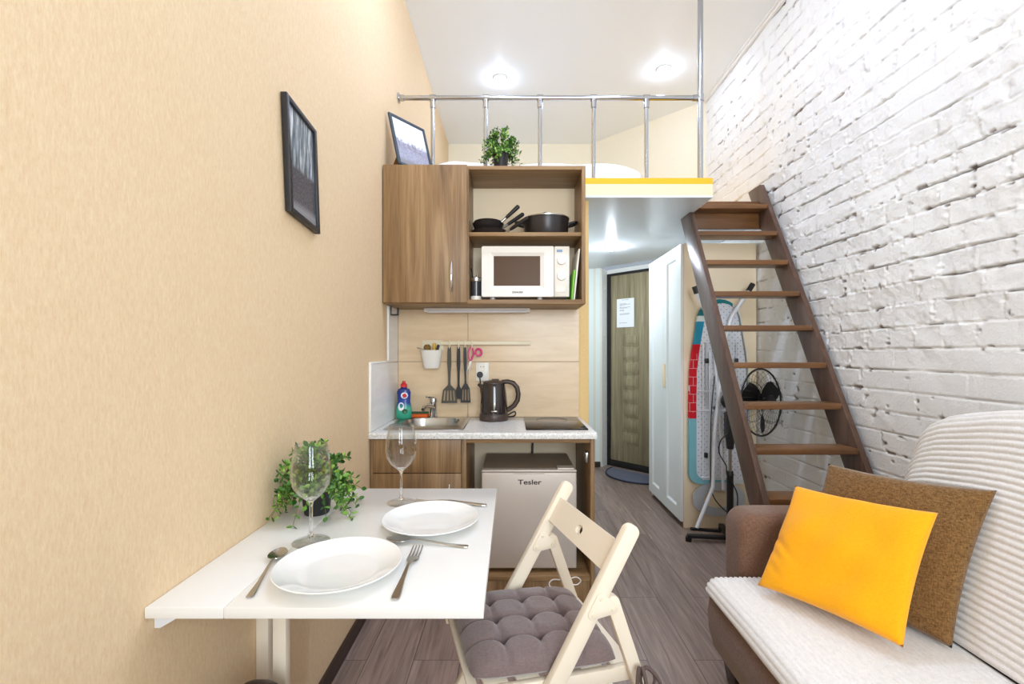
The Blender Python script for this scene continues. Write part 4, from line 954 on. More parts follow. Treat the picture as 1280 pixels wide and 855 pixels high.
inner = [(max(0.0, r-0.0014), z+0.001 if i else z) for i, (r, z) in enumerate(outer)][::-1]
b = MB(); b.lathe(outer[2:]+[(0.0382, 0.2495)]+[(r, z) for r, z in inner[:-2]], (0, 0, 0), 240, ridges=20, ramp=0.004); b.build('bowl', M['glass'], gl, 80)
b = MB(); b.lathe([(0, 0.0), (0.044, 0.0), (0.0455, 0.0012), (0.044, 0.0024), (0.022, 0.006), (0.009, 0.011)], (0, 0, 0), 48); b.build('foot', M['glass'], gl, 80)
b = MB(); b.lathe([(0, 0.0105), (0.0088, 0.0112), (0.0048, 0.022), (0.0040, 0.05), (0.0040, 0.092), (0.006, 0.103), (0.0165, 0.1105), (0, 0.1112)], (0, 0, 0), 32); b.build('stem', M['glass_solid'], gl, 80)
gl.location = (-0.512, 1.160, TZ1+0.0004)
dup(gl, (-0.356, 1.463, TZ1+0.0004), None, 'empty clear wine glass on the table at the corner towards the kitchen sink')
def cut_profile(L, kind):
    pass
def spoon():
    t = thing('table_spoon', '', 'spoon', (0, 0, 0), 'table spoons')
    b = MB()                                            # handle along +x, bowl around the origin
    def bowl(u, v):
        a = 2*math.pi*u; r = v; x = 0.030*r*math.cos(a); y = 0.0195*r*math.sin(a)*(1+0.12*math.cos(a))
        return (x, y, 0.0035+0.0065*(r*r))
    G = b.grid(bowl, 32, 6, True); 
    bmesh.ops.remove_doubles(b.bm, verts=b.bm.verts[:], dist=1e-5)
    r_ = bmesh.ops.solidify(b.bm, geom=b.bm.faces[:], thickness=0.0012)
    b.build('bowl', M['cutlery'], t, 60)
    b = MB(); pts = [(0.028, 0.0035, 0.0095), (0.045, 0.003, 0.011), (0.08, 0.003, 0.0085), (0.12, 0.004, 0.004), (0.155, 0.0065, 0.0022), (0.17, 0.0072, 0.002), (0.174, 0.004, 0.002)]
    A = []
    for x, w_, z in pts: A.append([b.v((x, -w_, z)), b.v((x, w_, z)), b.v((x, w_*0.8, z+0.0022)), b.v((x, -w_*0.8, z+0.0022))])
    for P, Q in zip(A, A[1:]):
        for k in range(4): b.bm.faces.new([P[k], P[(k+1) % 4], Q[(k+1) % 4], Q[k]])
    b.bm.faces.new(A[0]); b.bm.faces.new(A[-1][::-1]); b.build('handle', M['cutlery'], t, 50)
    return t
def fork():
    t = thing('table_fork', '', 'fork', (0, 0, 0), 'table forks')
    b = MB()
    for k in range(4):
        y = (k-1.5)*0.0064
        b.tube([(-0.05, y*0.95, 0.0075), (-0.045, y*0.98, 0.0055), (-0.02, y, 0.0028), (0.0, y, 0.0035)], [0.0007, 0.0012, 0.0017, 0.0019], 6)
    b.build('tines', M['cutlery'], t)
    b = MB(); pts = [(-0.004, 0.0118, 0.0025), (0.008, 0.0122, 0.0038), (0.02, 0.0095, 0.006), (0.03, 0.004, 0.008), (0.05, 0.003, 0.009), (0.09, 0.0045, 0.006), (0.13, 0.0075, 0.0025), (0.145, 0.0072, 0.0022), (0.149, 0.004, 0.0022)]
    A = []
    for x, w_, z in pts: A.append([b.v((x, -w_, z)), b.v((x, w_, z)), b.v((x, w_*0.85, z+0.0022)), b.v((x, -w_*0.85, z+0.0022))])
    for P, Q in zip(A, A[1:]):
        for k in range(4): b.bm.faces.new([P[k], P[(k+1) % 4], Q[(k+1) % 4], Q[k]])
    b.bm.faces.new(A[0]); b.bm.faces.new(A[-1][::-1]); b.build('handle', M['cutlery'], t, 50)
    return t
def lay(o, head, tail, label, head_is):
    d = Vector((tail[0]-head[0], tail[1]-head[1], 0)); a = math.atan2(d.y, d.x); d.normalize()
    o.location = (head[0]+d.x*head_is, head[1]+d.y*head_is, TZ1+0.0004); o.rotation_euler = (0, 0, a); o['label'] = label
h, tl = at(353, 687, 1.10), at(307, 752, 0.876)
s1 = spoon(); s1.scale = (1.05, 1.05, 1.05); lay(s1, (-0.556, 1.100), (-0.512, 0.876), 'steel spoon left of the near plate, partly under its rim', 0.03)
s2 = dup(s1, (0, 0, 0)); lay(s2, (-0.318, 1.160), (-0.112, 1.126), 'steel spoon lying between the two plates', 0.03)
f1 = fork(); f1.scale = (1.2, 1.2, 1.2); lay(f1, (-0.231, 1.122), (-0.228, 0.882), 'steel fork right of the near plate, tines towards the kitchen', 0.06)
f2 = dup(f1, (0, 0, 0)); lay(f2, (-0.315, 1.468), (-0.093, 1.432), 'steel fork lying behind the far plate, handle towards the table edge', 0.06)

# dark bin peeking up under the table
bn = thing('waste_bin', 'dark brown round-topped bin half hidden under the near end of the table', 'bin', (-0.556, 0.97, 0))
b = MB(); b.lathe([(0, 0), (0.085, 0), (0.088, 0.004), (0.095, 0.44), (0.093, 0.445), (0, 0.445)], (-0.556, 0.97, 0), 32); b.build('bin_body', M['dark_brown'], bn)
b = MB(); b.lathe([(0.097, 0.445), (0.095, 0.455), (0.078, 0.485), (0.052, 0.516), (0.024, 0.536), (0, 0.543)], (-0.556, 0.97, 0), 32); b.build('lid', M['dark_brown'], bn)

# ------------------------------------------------------------------ folding chair, facing the table
fv = Vector((-0.956, -0.292, 0)); sv = Vector((-0.292, 0.956, 0)); N0 = Vector((0.304, 1.146, 0))
CM = Matrix(((fv.x, sv.x, 0, N0.x), (fv.y, sv.y, 0, N0.y), (0, 0, 1, 0), (0, 0, 0, 1)))
SW = 0.395
ch = thing('folding_chair', 'white painted wooden folding chair with slatted seat drawn up to the table', 'chair', tuple(CM @ Vector((0.2, SW/2, 0))))
e = Vector((-0.6, 0, 1)).normalized(); nn = Vector((e.z, 0, -e.x))
def onst(dist, off=0.0): # point on the stile centre line, dist from the top
    top = Vector((0.0, 0, 0.813)); return top-e*dist+nn*off
Ls = 0.813*math.sqrt(1.36)
wst, tst = 0.043, 0.024
for s_ in (0.0, SW):
    b = MB(CM); P = []                                       # outline in the v-z plane with a rounded head
    for k in range(9):
        a = math.pi*k/8; q = onst(0.015)+e*0.021*math.sin(a)*0.9+nn*(wst/2)*math.cos(a); P.append((q.x, q.z))
    q = onst(Ls, -wst/2); P.append((q.x-q.z*(e.x/e.z), 0.0)); q = onst(Ls, wst/2); P.append((q.x-q.z*(e.x/e.z), 0.0))
    b.prism(P, 'Y', s_-tst/2, s_+tst/2, 0.004); b.build('front_leg', M['chair_white'], ch)
for s_ in (0.0, SW):
    b = MB(CM); p0, p1 = Vector((0.060, s_, 0.634)), Vector((-0.165, s_, 0.0)); d = (p1-p0).normalized(); a_ = Vector((d.z, 0, -d.x))*0.0175
    P = [(p0.x+a_.x*math.cos(q)-d.x*0.0175*math.sin(q), p0.z+a_.z*math.cos(q)-d.z*0.0175*math.sin(q)) for q in [math.pi*k/8 for k in range(9)]]+[(p1.x-a_.x, 0), (p1.x+a_.x, 0)]
    b.prism(P, 'Y', s_-0.011, s_+0.011, 0.003); b.build('rear_leg', M['chair_white'], ch)
    b = MB(CM); pl_ = []; c1, c2, c3 = onst((0.813-0.652)/e.z), onst((0.813-0.617)/e.z, 0.0), Vector((0.064, 0, 0.622))
    cs = [(c1.x, c1.z), (c2.x, c2.z), (c3.x, c3.z)]; r = 0.013; mid = (sum(p[0] for p in cs)/3, sum(p[1] for p in cs)/3)
    pts = []
    for x, z in cs:
        a0 = math.atan2(z-mid[1], x-mid[0])
        for k in range(-4, 5): pts.append((a0, x+r*math.cos(a0+k*0.26), z+r*math.sin(a0+k*0.26)))
    pts = [(x, z) for _, x, z in sorted(pts, key=lambda q: math.atan2(q[2]-mid[1], q[1]-mid[0]))]
    yy = s_-tst/2
    b.prism(pts, 'Y', yy-0.0035, yy-0.0005, 0.001); hp = b.build('hinge_plate', M['chair_white'], ch)
    for x, z in cs: MB(CM).cyl((x, yy-0.0035, z), (x, yy-0.0055, z), 0.0055, 0.004, 12).build('rivet', M['cream_plastic'], hp)
# backrest slat with an oval grip hole
b = MB(CM); d0, d1 = 0.052, 0.134
def sl(y, dist, off): p = onst(dist, off); return (p.x, y, p.z)
y0, y1 = tst/2+0.001, SW-tst/2-0.001; yc, dc = SW/2, (d0+d1)/2
n = 32; outer, inner = [], []
for k in range(n):
    a = 2*math.pi*(k+0.5)/n; c_, s_ = math.cos(a), math.sin(a); m_ = max(abs(c_)/((y1-y0)/2), abs(s_)/((d1-d0)/2)); outer.append((yc+c_/m_, dc+s_/m_)); inner.append((yc+0.019*c_, dc+0.013*s_))
for corner in ((y0, d0), (y1, d0), (y1, d1), (y0, d1)):
    i = min(range(n), key=lambda q: (outer[q][0]-corner[0])**2+(outer[q][1]-corner[1])**2); outer[i] = corner
R = [[b.v(sl(y, d, off)) for y, d in L] for L in (outer, inner) for off in (-0.008, 0.008)]
o0, o1, i0, i1 = R
for i in range(n):
    j = (i+1) % n
    for q in ((o0[i], o0[j], o1[j], o1[i]), (i0[j], i0[i], i1[i], i1[j]), (o0[j], o0[i], i0[i], i0[j]), (o1[i], o1[j], i1[j], i1[i])): b.bm.faces.new(q)
b.build('backrest', M['chair_white'], ch)
def sz(v): return 0.452+0.045*(v-0.05)
for s_ in (0.026, SW-0.026):
    b = MB(CM); b.bar((-0.012, s_, sz(-0.012)-0.018), (0.415, s_, sz(0.415)-0.018), 0.020, 0.036, bev=0.003); b.build('seat_rail', M['chair_white'], ch)
for v in (0.012, 0.095, 0.18, 0.265, 0.345, 0.402):
    b = MB(CM); w_ = 0.030 if v < 0.38 else 0.012; b.bar((v, 0.037, sz(v)-0.006), (v, SW-0.037, sz(v)-0.006), 0.011, w_*2, up=(1, 0, 0.045), bev=0.003); b.build('seat_slat', M['chair_white'], ch)
b = MB(CM); p = onst((0.813-0.2)/e.z); b.bar((p.x, tst/2, 0.2), (p.x, SW-tst/2, 0.2), 0.02, 0.035, bev=0.003); b.bar((-0.105, 0.012, 0.17), (-0.105, SW-0.012, 0.17), 0.018, 0.03, bev=0.003); b.build('stretcher', M['chair_white'], ch)

# tufted cushion tied to the chair
qa = math.radians(14.5); qf = Vector((-math.cos(qa), -math.sin(qa), 0)); qs = Vector((-math.sin(qa), math.cos(qa), 0)); qc = Vector((0.0453, 1.2744, 0))
cu = thing('chair_cushion', 'taupe tufted seat cushion tied on the white folding chair', 'cushion', (qc.x, qc.y, 0.46))
hw_, hl_ = 0.192, 0.176                              # half depth along qf, half width along qs
def puff(a, c):
    ex_ = (1-abs(a)**4.5)*(1-abs(c)**4.5)
    pa, pb = abs(math.sin(math.pi*(a+1)*2.0)), abs(math.sin(math.pi*(c+1)*2.0))
    # tufts at the inner crossings of a 4 x 4 pattern
    da = abs((a+1)*2-round((a+1)*2)); dc_ = abs((c+1)*2-round((c+1)*2))
    inner_ = 1.0 if (abs(a) < 0.8 and abs(c) < 0.8) else 0.35
    tuft = math.exp(-(da*da+dc_*dc_)/0.028)*inner_
    crease = 0.30*(math.exp(-(da/0.07)**2)*(0.4+0.6*math.exp(-(dc_/0.33)**2))+math.exp(-(dc_/0.07)**2)*(0.4+0.6*math.exp(-(da/0.33)**2)))
    wr_ = 0.06*(fbm(np.array([a*1.3]), np.array([c*1.3]), 3.2, 9, 3)[0]-0.5)
    return max(0.0, ex_)**0.40*(1.0-0.68*tuft-crease+wr_)
def cus(sign):
    def f(u, v):
        a, c = u*2-1, v*2-1
        sa = math.copysign(abs(a)**0.9, a); sc_ = math.copysign(abs(c)**0.9, c)
        pin = 1-0.035*(1-a*a)*0-0.03*(1-abs(a)**3)*0
        ra = 1-0.05*abs(c)**6; rc = 1-0.05*abs(a)**6
        p = qc+qf*(sa*hw_*ra)+qs*(sc_*hl_*rc)
        vl = (p-N0).dot(fv); z0 = sz(vl)+0.019
        z = z0+0.046*puff(sa, sc_) if sign > 0 else z0-0.0165*max(0.0, (1-abs(a)**6)*(1-abs(c)**6))**0.4
        return (p.x, p.y, z)
    return f
b = MB(); b.grid(cus(1), 96, 96); b.grid(cus(-1), 30, 30); b.build('pad', M['grey_pad'], cu, 180)
def tie(c, seed):
    rnd = random.Random(seed); b = MB()
    for k, (dx, dy, dz) in enumerate(((0.045, -0.012, -0.05), (0.01, -0.025, -0.075), (-0.012, -0.02, -0.085))):
        P = [c, c+Vector((dx*0.4, dy*0.4, 0.012)), c+Vector((dx, dy, dz*0.35)), c+Vector((dx*0.9, dy*1.1, dz))]
        P = spline(P, 6); b.tube(P, [0.0035+0.0015*math.sin(math.pi*i/len(P)) for i in range(len(P))], 6)
    P = [c+Vector((0.034*math.sin(t)*abs(math.sin(t)), -0.006, 0.026*math.sin(2*t)-0.014)) for t in [k*math.pi/10 for k in range(11)]]
    b.tube(spline(P, 5), 0.0035, 6)
    b.build('tie', M['ribbon'], cu)
cc = CM @ Vector((-0.002, -0.029, 0.466)); tie(cc, 1)
b = MB(); b.tube(spline([CM @ Vector(q) for q in ((0.062, SW-0.026, 0.474), (0.064, SW+0.012, 0.478), (0.045, SW+0.022, 0.486), (0.0, SW+0.02, 0.478), (-0.035, SW+0.02, 0.484), (-0.055, SW+0.02, 0.470), (-0.042, SW+0.022, 0.456), (-0.012, SW+0.024, 0.462))], 6), 0.0018, 6); b.build('tie', M['throw'], cu)

# ------------------------------------------------------------------ sofa
sf = thing('sofa', 'brown fabric sofa with rounded armrest along the brick wall', 'sofa', (1.2, 0.75, 0))
SY0, SY1 = -0.35, 1.598
bp = [(0.80, 0.125), (0.745, 0.165), (0.705, 0.225), (0.688, 0.29), (0.684, 0.35), (0.692, 0.405), (0.71, 0.44), (0.735, 0.452), (1.22, 0.452), (1.34, 0.42), (1.69, 0.42), (1.69, 0.125)]
b = MB(); b.prism(bp, 'Y', SY0, SY1, 0.008, 3); b.build('seat_base', M['sofa'], sf)
def arm(y0, y1):
    P = []
    for k in range(9): a = math.pi*k/16; P.append((0.811+0.055-0.055*math.cos(a)*1.0, 0.617+0.055*math.sin(a)))
    b = MB(); prof = [(y0, 0.13), (y1, 0.13)]
    # rounded slab: arm seen from the front is a box with soft shoulders
    nY = 0.045
    def path(d):
        return [(0.811+d, 0.13), (0.811+d, 0.35), (0.811+d, 0.50)]+[(0.811+d+0.06-0.06*math.cos(k*math.pi/16), 0.612-d+0.06*math.sin(k*math.pi/16)) for k in range(0, 9)]+[(1.2, 0.672-d), (1.70, 0.672-d), (1.70, 0.13)]
    rr = 0.04; rings = []
    for k in range(7): a = math.pi/2*k/6; rings.append((y0+rr*(1-math.sin(a)), rr*(1-math.cos(a))*0+rr*(1-math.sin(math.pi/2*k/6))*0))
    rings = [(y0+rr*(1-math.cos(math.pi/2*k/6)), rr*(1-math.sin(math.pi/2*k/6))) for k in range(7)]+[(y1-rr*(1-math.cos(math.pi/2*k/6)), rr*(1-math.sin(math.pi/2*k/6))) for k in range(6, -1, -1)]
    V = [[b.v((x, y, z)) for x, z in path(d)] for y, d in rings]
    for P, Q in zip(V, V[1:]):
        for k in range(len(P)): b.bm.faces.new([P[k], P[(k+1) % len(P)], Q[(k+1) % len(P)], Q[k]])
    b.bm.faces.new(V[0]); b.bm.faces.new(V[-1][::-1])
    return b.build('armrest', M['sofa'], sf, 60)
arm(1.602, 1.758); arm(SY0-0.16, SY0-0.004)
capy, caph = [1.10, 1.22, 1.30, 1.39, 1.45, 1.504, 1.522, 1.535], [1.085, 1.085, 1.075, 1.056, 1.042, 1.016, 0.995, 0.95]
def cap(y):
    if y < -0.1+0.25: return float(np.interp(y, [-0.335, -0.30, -0.2, 0.0], [0.95, 1.01, 1.06, 1.085]))
    return float(np.interp(y, capy, caph))
def backprof(s):                                       # s metres along the profile, from the seat joint up, over the top and down
    x0, z0, x1, z1 = 1.200, 0.468, 1.372, 1.045
    L1 = math.hypot(x1-x0, z1-z0); tx, tz = (x1-x0)/L1, (z1-z0)/L1
    if s < L1: return x0+tx*s, z0+tz*s, -tz, tx
    r = 0.055; a0 = math.atan2(tz, tx); cxx, czz = x1+tz*r, z1-tx*r; amax = a0+math.radians(75)
    if s < L1+r*amax:
        a = (s-L1)/r; th = math.pi/2+a0-a; return cxx+r*math.cos(th), czz+r*math.sin(th), math.cos(th), math.sin(th)
    th = math.pi/2+a0-amax; q = s-L1-r*amax; return cxx+r*math.cos(th)+q*math.sin(th), czz+r*math.sin(th)-q*math.cos(th), math.cos(th), math.sin(th)
def squash(z, y): return 0.468+(z-0.468)*(cap(y)-0.468)/(1.085-0.468) if z > 0.468 else z
YS = [1.534-k*0.012 for k in range(12)]+[1.38-k*0.04 for k in range(45)]
YS = [y for y in YS if y > SY0+0.012]
b = MB(); rows = []
for y in [1.528]+[q for q in YS if q < 1.52]:
    R = []
    for k in range(40):
        s = 0.93*k/39; x, z, nx, nz = backprof(s); R.append(b.v((x-nx*0.012, y, squash(z-nz*0.012, y))))
    R += [b.v((1.69, y, 0.9)), b.v((1.69, y, 0.455)), b.v((1.262, y, 0.455))]
    rows.append(R)
for P, Q in zip(rows, rows[1:]):
    for k in range(len(P)): b.bm.faces.new([P[k], P[(k+1) % len(P)], Q[(k+1) % len(P)], Q[k]])
b.bm.faces.new(rows[0]); b.bm.faces.new(rows[-1][::-1]); b.build('backrest', M['sofa'], sf, 60)
for y0 in (1.648, SY0-0.13):
    for x0 in (0.80, 1.58):
        b = MB(); b.hexa([(x0+0.018, y0+0.012, 0), (x0+0.07, y0+0.012, 0), (x0+0.07, y0+0.085, 0), (x0+0.018, y0+0.085, 0), (x0, y0, 0.13), (x0+0.09, y0, 0.13), (x0+0.09, y0+0.1, 0.13), (x0, y0+0.1, 0.13)], 0.003); b.build('leg', M['dark_brown'], sf)
# plush throws: ribs run along the sofa
def rib(s, p, a): return a*(abs(math.sin(math.pi*s/p))**0.75)
def throw(name, label, prof, Lp, ys, p, a, sq, th):
    b = MB(); n = int(Lp/p*7); G = []
    for j, y in enumerate(ys):
        R = []
        for k in range(n+1):
            s = Lp*k/n; x, z, nx, nz = prof(s, y); w = rib(s+0.0015*math.sin(y*9), p, a)*(1+0.25*math.sin(y*31+s*60)*0.5); e_ = 1.0
            if j == 0: e_ = 0.7
            elif j == 1: e_ = 0.9
            sc_ = 0.006 if j == 0 else 0.0
            yy = y+(0.006*abs(math.sin(math.pi*s/p)) if j < 2 else 0)
            R.append(b.v((x+nx*(th*e_+w*e_), yy, sq(z+nz*(th*e_+w*e_), y))))
        G.append(R)
    for P, Q in zip(G, G[1:]):
        for k in range(n): b.bm.faces.new([P[k], P[k+1], Q[k+1], Q[k]])
    B = []                                              # underside
    o = b.build(name, M['throw'], None, 180); return o
def polyprof(pts):
    pts = [Vector((x, 0, z)) for x, z in pts]; L = [0.0]
    for a, c in zip(pts, pts[1:]): L.append(L[-1]+(c-a).length)
    def f(s, y):
        i = 0
        while i < len(pts)-2 and s > L[i+1]: i += 1
        t = (s-L[i])/(L[i+1]-L[i]); p = pts[i].lerp(pts[i+1], t)
        def nrm(j):
            d = (pts[j+1]-pts[j]).normalized(); return Vector((-d.z, 0, d.x))
        n = nrm(i)
        if t > 0.5 and i < len(pts)-2: n = nrm(i).lerp(nrm(i+1), t-0.5)
        elif t < 0.5 and i > 0: n = nrm(i-1).lerp(nrm(i), t+0.5)
        n.normalize(); return p.x, p.z, n.x, n.z
    return f, L[-1]
sp_, sl_ = polyprof([(0.684, 0.412), (0.687, 0.428), (0.696, 0.443), (0.710, 0.4525), (0.735, 0.4535), (0.80, 0.4535), (0.9, 0.4535), (1.0, 0.4535), (1.1, 0.4535), (1.205, 0.4535)])
ys_ = [1.592, 1.588, 1.581, 1.570]+[1.55-0.03*k for k in range(64)]
o = throw('seat_throw', 'white ribbed plush throw spread over the sofa seat', sp_, sl_, ys_, 0.0165, 0.0035, lambda z, y: z+0.003*math.sin(y*5.0), 0.006)
tag(o, 'white ribbed plush throw spread flat over the sofa seat', 'throw')
o.modifiers.new('thickness', 'SOLIDIFY').thickness = 0.004; o.modifiers['thickness'].offset = -1
ys_ = [1.534, 1.531, 1.524, 1.512, 1.497, 1.478, 1.455, 1.43, 1.40]+[1.37-0.035*k for k in range(48)]
ys_ = [y for y in ys_ if y > SY0+0.02]
o = throw('back_throw', 'white ribbed plush throw draped over the sofa back', lambda s, y: backprof(s), 0.80, ys_, 0.0195, 0.0075, squash, 0.004)
tag(o, 'white ribbed plush throw draped over the sofa back', 'throw')
o.modifiers.new('thickness', 'SOLIDIFY').thickness = 0.004; o.modifiers['thickness'].offset = -1

def pillow(name, label, BL, BR, TR, TL, th, m, seed, pinch=0.05, nrm=None, wr=0.0):
    BL, BR, TR, TL = map(Vector, (BL, BR, TR, TL)); n = ((BR-BL).cross(TL-BL)).normalized()
    if n.y > 0: n = -n
    cx = (BL+BR+TR+TL)/4; t = thing(name, label, 'cushion', (cx.x, cx.y, min(BL.z, BR.z)))
    b = MB(); N_ = 48; S = []
    for sg in (1, -1):
        G = []
        for i in range(N_+1):
            R = []
            for j in range(N_+1):
                a, c = i/N_*2-1, j/N_*2-1
                a2 = a*(1-pinch*(1-c*c)*abs(a)**2); c2 = c*(1-pinch*(1-a*a)*abs(c)**2)
                u, v = (a2+1)/2, (c2+1)/2
                p = BL*(1-u)*(1-v)+BR*u*(1-v)+TR*u*v+TL*(1-u)*v
                h = max(0.0, (1-a*a)*(1-c*c))**0.42
                w_ = wr*(fbm(np.array([a*1.2+c*0.5]), np.array([c*1.2-a*0.8]), 1.5, seed, 1)[0]-0.5)*h
                crn = 0.0
                if wr > 0.02:
                    for (a0, c0, ln, dp) in ((-0.93, -0.12, 0.62, 0.011), (-0.95, -0.34, 0.42, 0.007), (-0.86, -0.62, 0.36, 0.008)):
                        q = (a-a0)*0.80-(c-c0)*0.60; e_ = (a-a0)*0.60+(c-c0)*0.80
                        if -0.1 < q < ln: crn -= dp*math.exp(-(e_/0.045)**2)*(1-q/ln)*min(1, (q+0.1)/0.15)*min(1.0, h*2.5)
                edge = (1-abs(a)**12)*(1-abs(c)**12)
                p = p+n*sg*(th/2*h+0.0035*edge**0.5+(w_+crn if sg > 0 else 0))
                if p.z < 0.470: p.z = 0.470
                R.append(b.v(p))
            G.append(R)
        for i in range(N_):
            for j in range(N_): b.bm.faces.new([G[i][j], G[i+1][j], G[i+1][j+1], G[i][j+1]])
        S.append(G)
    bmesh.ops.remove_doubles(b.bm, verts=b.bm.verts[:], dist=1e-5)
    b.build('pillow_cover', m, t, 180)
k_ = 0.955
def K(p): return (p[0]*k_, p[1]*k_, CH-(CH-p[2])*k_)
pillow('yellow_cushion', 'bright yellow rectangular cushion leaning in front of the brown one on the sofa', K((0.834, 1.546, 0.460)), K((1.039, 1.209, 0.466)), K((1.219, 1.302, 0.791)), K((1.040, 1.671, 0.7615)), 0.080, M['yellow_pillow'], 4, 0.05, wr=0.028)
pillow('brown_cushion', 'large brown woven cushion leaning against the white sofa back', (0.962, 1.571, 0.472), (1.156, 1.196, 0.472), (1.300, 1.22, 0.880), (1.105, 1.59, 0.862), 0.090, M['brown_pillow'], 8, 0.06, wr=0.012)

# ------------------------------------------------------------------ ladder to the loft
la = thing('loft_ladder', 'brown stained wooden ladder stair leading up to the loft', 'ladder', (1.45, 2.3, 0))
def zf(h): return 1.796+0.546*h                        # front edge of the strings
SX = (1.161, 1.189, 1.690, 1.720); dep = 0.156
b = MB(); b.prism([(zf(0), 0), (zf(0)+dep, 0), (zf(2.168)+dep, 2.168), (zf(2.168), 2.168)], 'X', SX[0], SX[1], 0.002); b.build('string_board', M['rail_side'], la)
b = MB(); b.prism([(zf(0), 0), (zf(0)+dep, 0), (zf(2.396)+dep, 2.396), (zf(2.396), 2.396)], 'X', SX[2], SX[3], 0.002); b.build('string_board', M['rail_side'], la)
for k in range(11):
    h = 2.203-0.2074*k; y = zf(h+0.015)
    y1_ = 3.116 if k == 0 else y+0.128
    MB().box(SX[1]+0.0005, SX[2]-0.0005, y+0.002, y1_, h, h+0.030, 0.004, 3).build('tread', M['tread'], la)

# ------------------------------------------------------------------ standing fan
fn = thing('standing_fan', 'black pedestal fan standing behind the ladder beside the wardrobe', 'fan', (1.43, 2.985, 0))
bx, by = 1.43, 2.985
b = MB()
for ang in (-9, 80):
    a = math.radians(ang); d = Vector((math.cos(a), math.sin(a)*0.86, 0))
    b.bar(Vector((bx, by, 0.035))-d*0.27, Vector((bx, by, 0.035))+d*0.27, 0.036, 0.022, bev=0.004)
    for s_ in (-1, 1): q = Vector((bx, by, 0))+d*0.262*s_; b.cyl((q.x, q.y, 0.0), (q.x, q.y, 0.03), 0.02, seg=12)
b.cyl((bx, by, 0.03), (bx, by, 0.08), 0.035, 0.025, 20); b.build('cross_base', M['black'], fn)
MB().cyl((bx, by, 0.07), (bx, by, 0.80), 0.011, seg=16).build('pole', M['steel'], fn)
b = MB(); b.cyl((bx, by, 0.10), (bx, by, 0.45), 0.021, 0.021, 20); b.cyl((bx, by, 0.45), (bx, by, 0.475), 0.024, 0.018, 20); b.build('lower_sleeve', M['black'], fn)
b = MB(); b.cyl((bx, by, 0.62), (bx, by, 0.70), 0.022, 0.030, 20); b.box(bx-0.030, bx+0.030, by-0.032, by+0.03, 0.69, 0.86, 0.010, 3); b.cyl((bx, by, 0.86), (bx, by, 0.93), 0.024, 0.03, 18); b.build('control_box', M['black'], fn)
fcn = Vector((1.535, 2.80, 0.945)); ax = (fcn-Vector((bx, by, 0.935))).normalized()
side = ax.cross(Vector((0, 0, 1))).normalized(); upv = side.cross(ax)
b = MB(); b.tube([Vector((bx, by, 0.935))-ax*0.05, Vector((bx, by, 0.935))-ax*0.03, Vector((bx, by, 0.935))+ax*0.08, Vector((bx, by, 0.935))+ax*0.105], [0.03, 0.05, 0.052, 0.035], 24); b.build('motor_housing', M['black'], fn)
def fpnt(r, th, d): return fcn+side*(r*math.cos(th))+upv*(r*math.sin(th))+ax*d
b = MB(); b.cyl(fcn-ax*0.06, fcn+ax*0.035, 0.035, 0.028, 20); b.build('hub', M['black'], fn)
for k in range(3):
    b = MB(); th0 = math.radians(30+120*k)
    def bl(u, v):
        r = 0.03+0.155*u; w_ = (0.25+0.62*math.sin(math.pi*min(1, u*0.62+0.30)))*0.95
        t = th0+(v-0.5)*w_*1.15; return fpnt(r, t, (v-0.5)*0.045*(1-0.3*u))
    b.grid(bl, 12, 10); bmesh.ops.solidify(b.bm, geom=b.bm.faces[:], thickness=0.003); b.build('blade', M['black'], fn, 60)
GR = 0.205; wire = mat('guard_wire', '#2a2a2c', 0.35, 0.4)
b = MB(); b.tube([fpnt(GR, 2*math.pi*k/48, 0.0) for k in range(48)], 0.0058, 8, closed=True); b.build('guard_ring', M['black'], fn)
for sgn, dd, nm in ((1, 0.062, 'front_guard'), (-1, 0.060, 'rear_guard')):
    b = MB(); prof = [(0.045, dd), (0.11, dd*0.95), (0.16, dd*0.75), (0.19, dd*0.42), (GR, 0.004)]
    for k in range(30):
        th = 2*math.pi*k/30; b.tube([fpnt(r, th+0.12*(1-r/GR), sgn*d) for r, d in prof], 0.0008, 4, cap=False)
    b.tube([fpnt(0.125, 2*math.pi*k/36, sgn*dd*0.92) for k in range(36)], 0.0016, 5, closed=True)
    b.cyl(fpnt(0, 0, sgn*(dd-0.006)), fpnt(0, 0, sgn*(dd+0.006)), 0.046, 0.042, 24); b.build(nm, wire, fn)
MB().tube(spline([(bx-0.02, by-0.02, 0.72), (bx-0.075, by-0.03, 0.68), (bx-0.085, by-0.03, 0.60), (bx-0.045, by-0.04, 0.52), (bx-0.035, by-0.035, 0.46), (bx+0.03, by-0.03, 0.34), (bx+0.035, by-0.03, 0.22), (bx+0.07, by-0.03, 0.15), (bx+0.14, by-0.02, 0.10)]), 0.004, 8).build('cord', M['black'], fn)

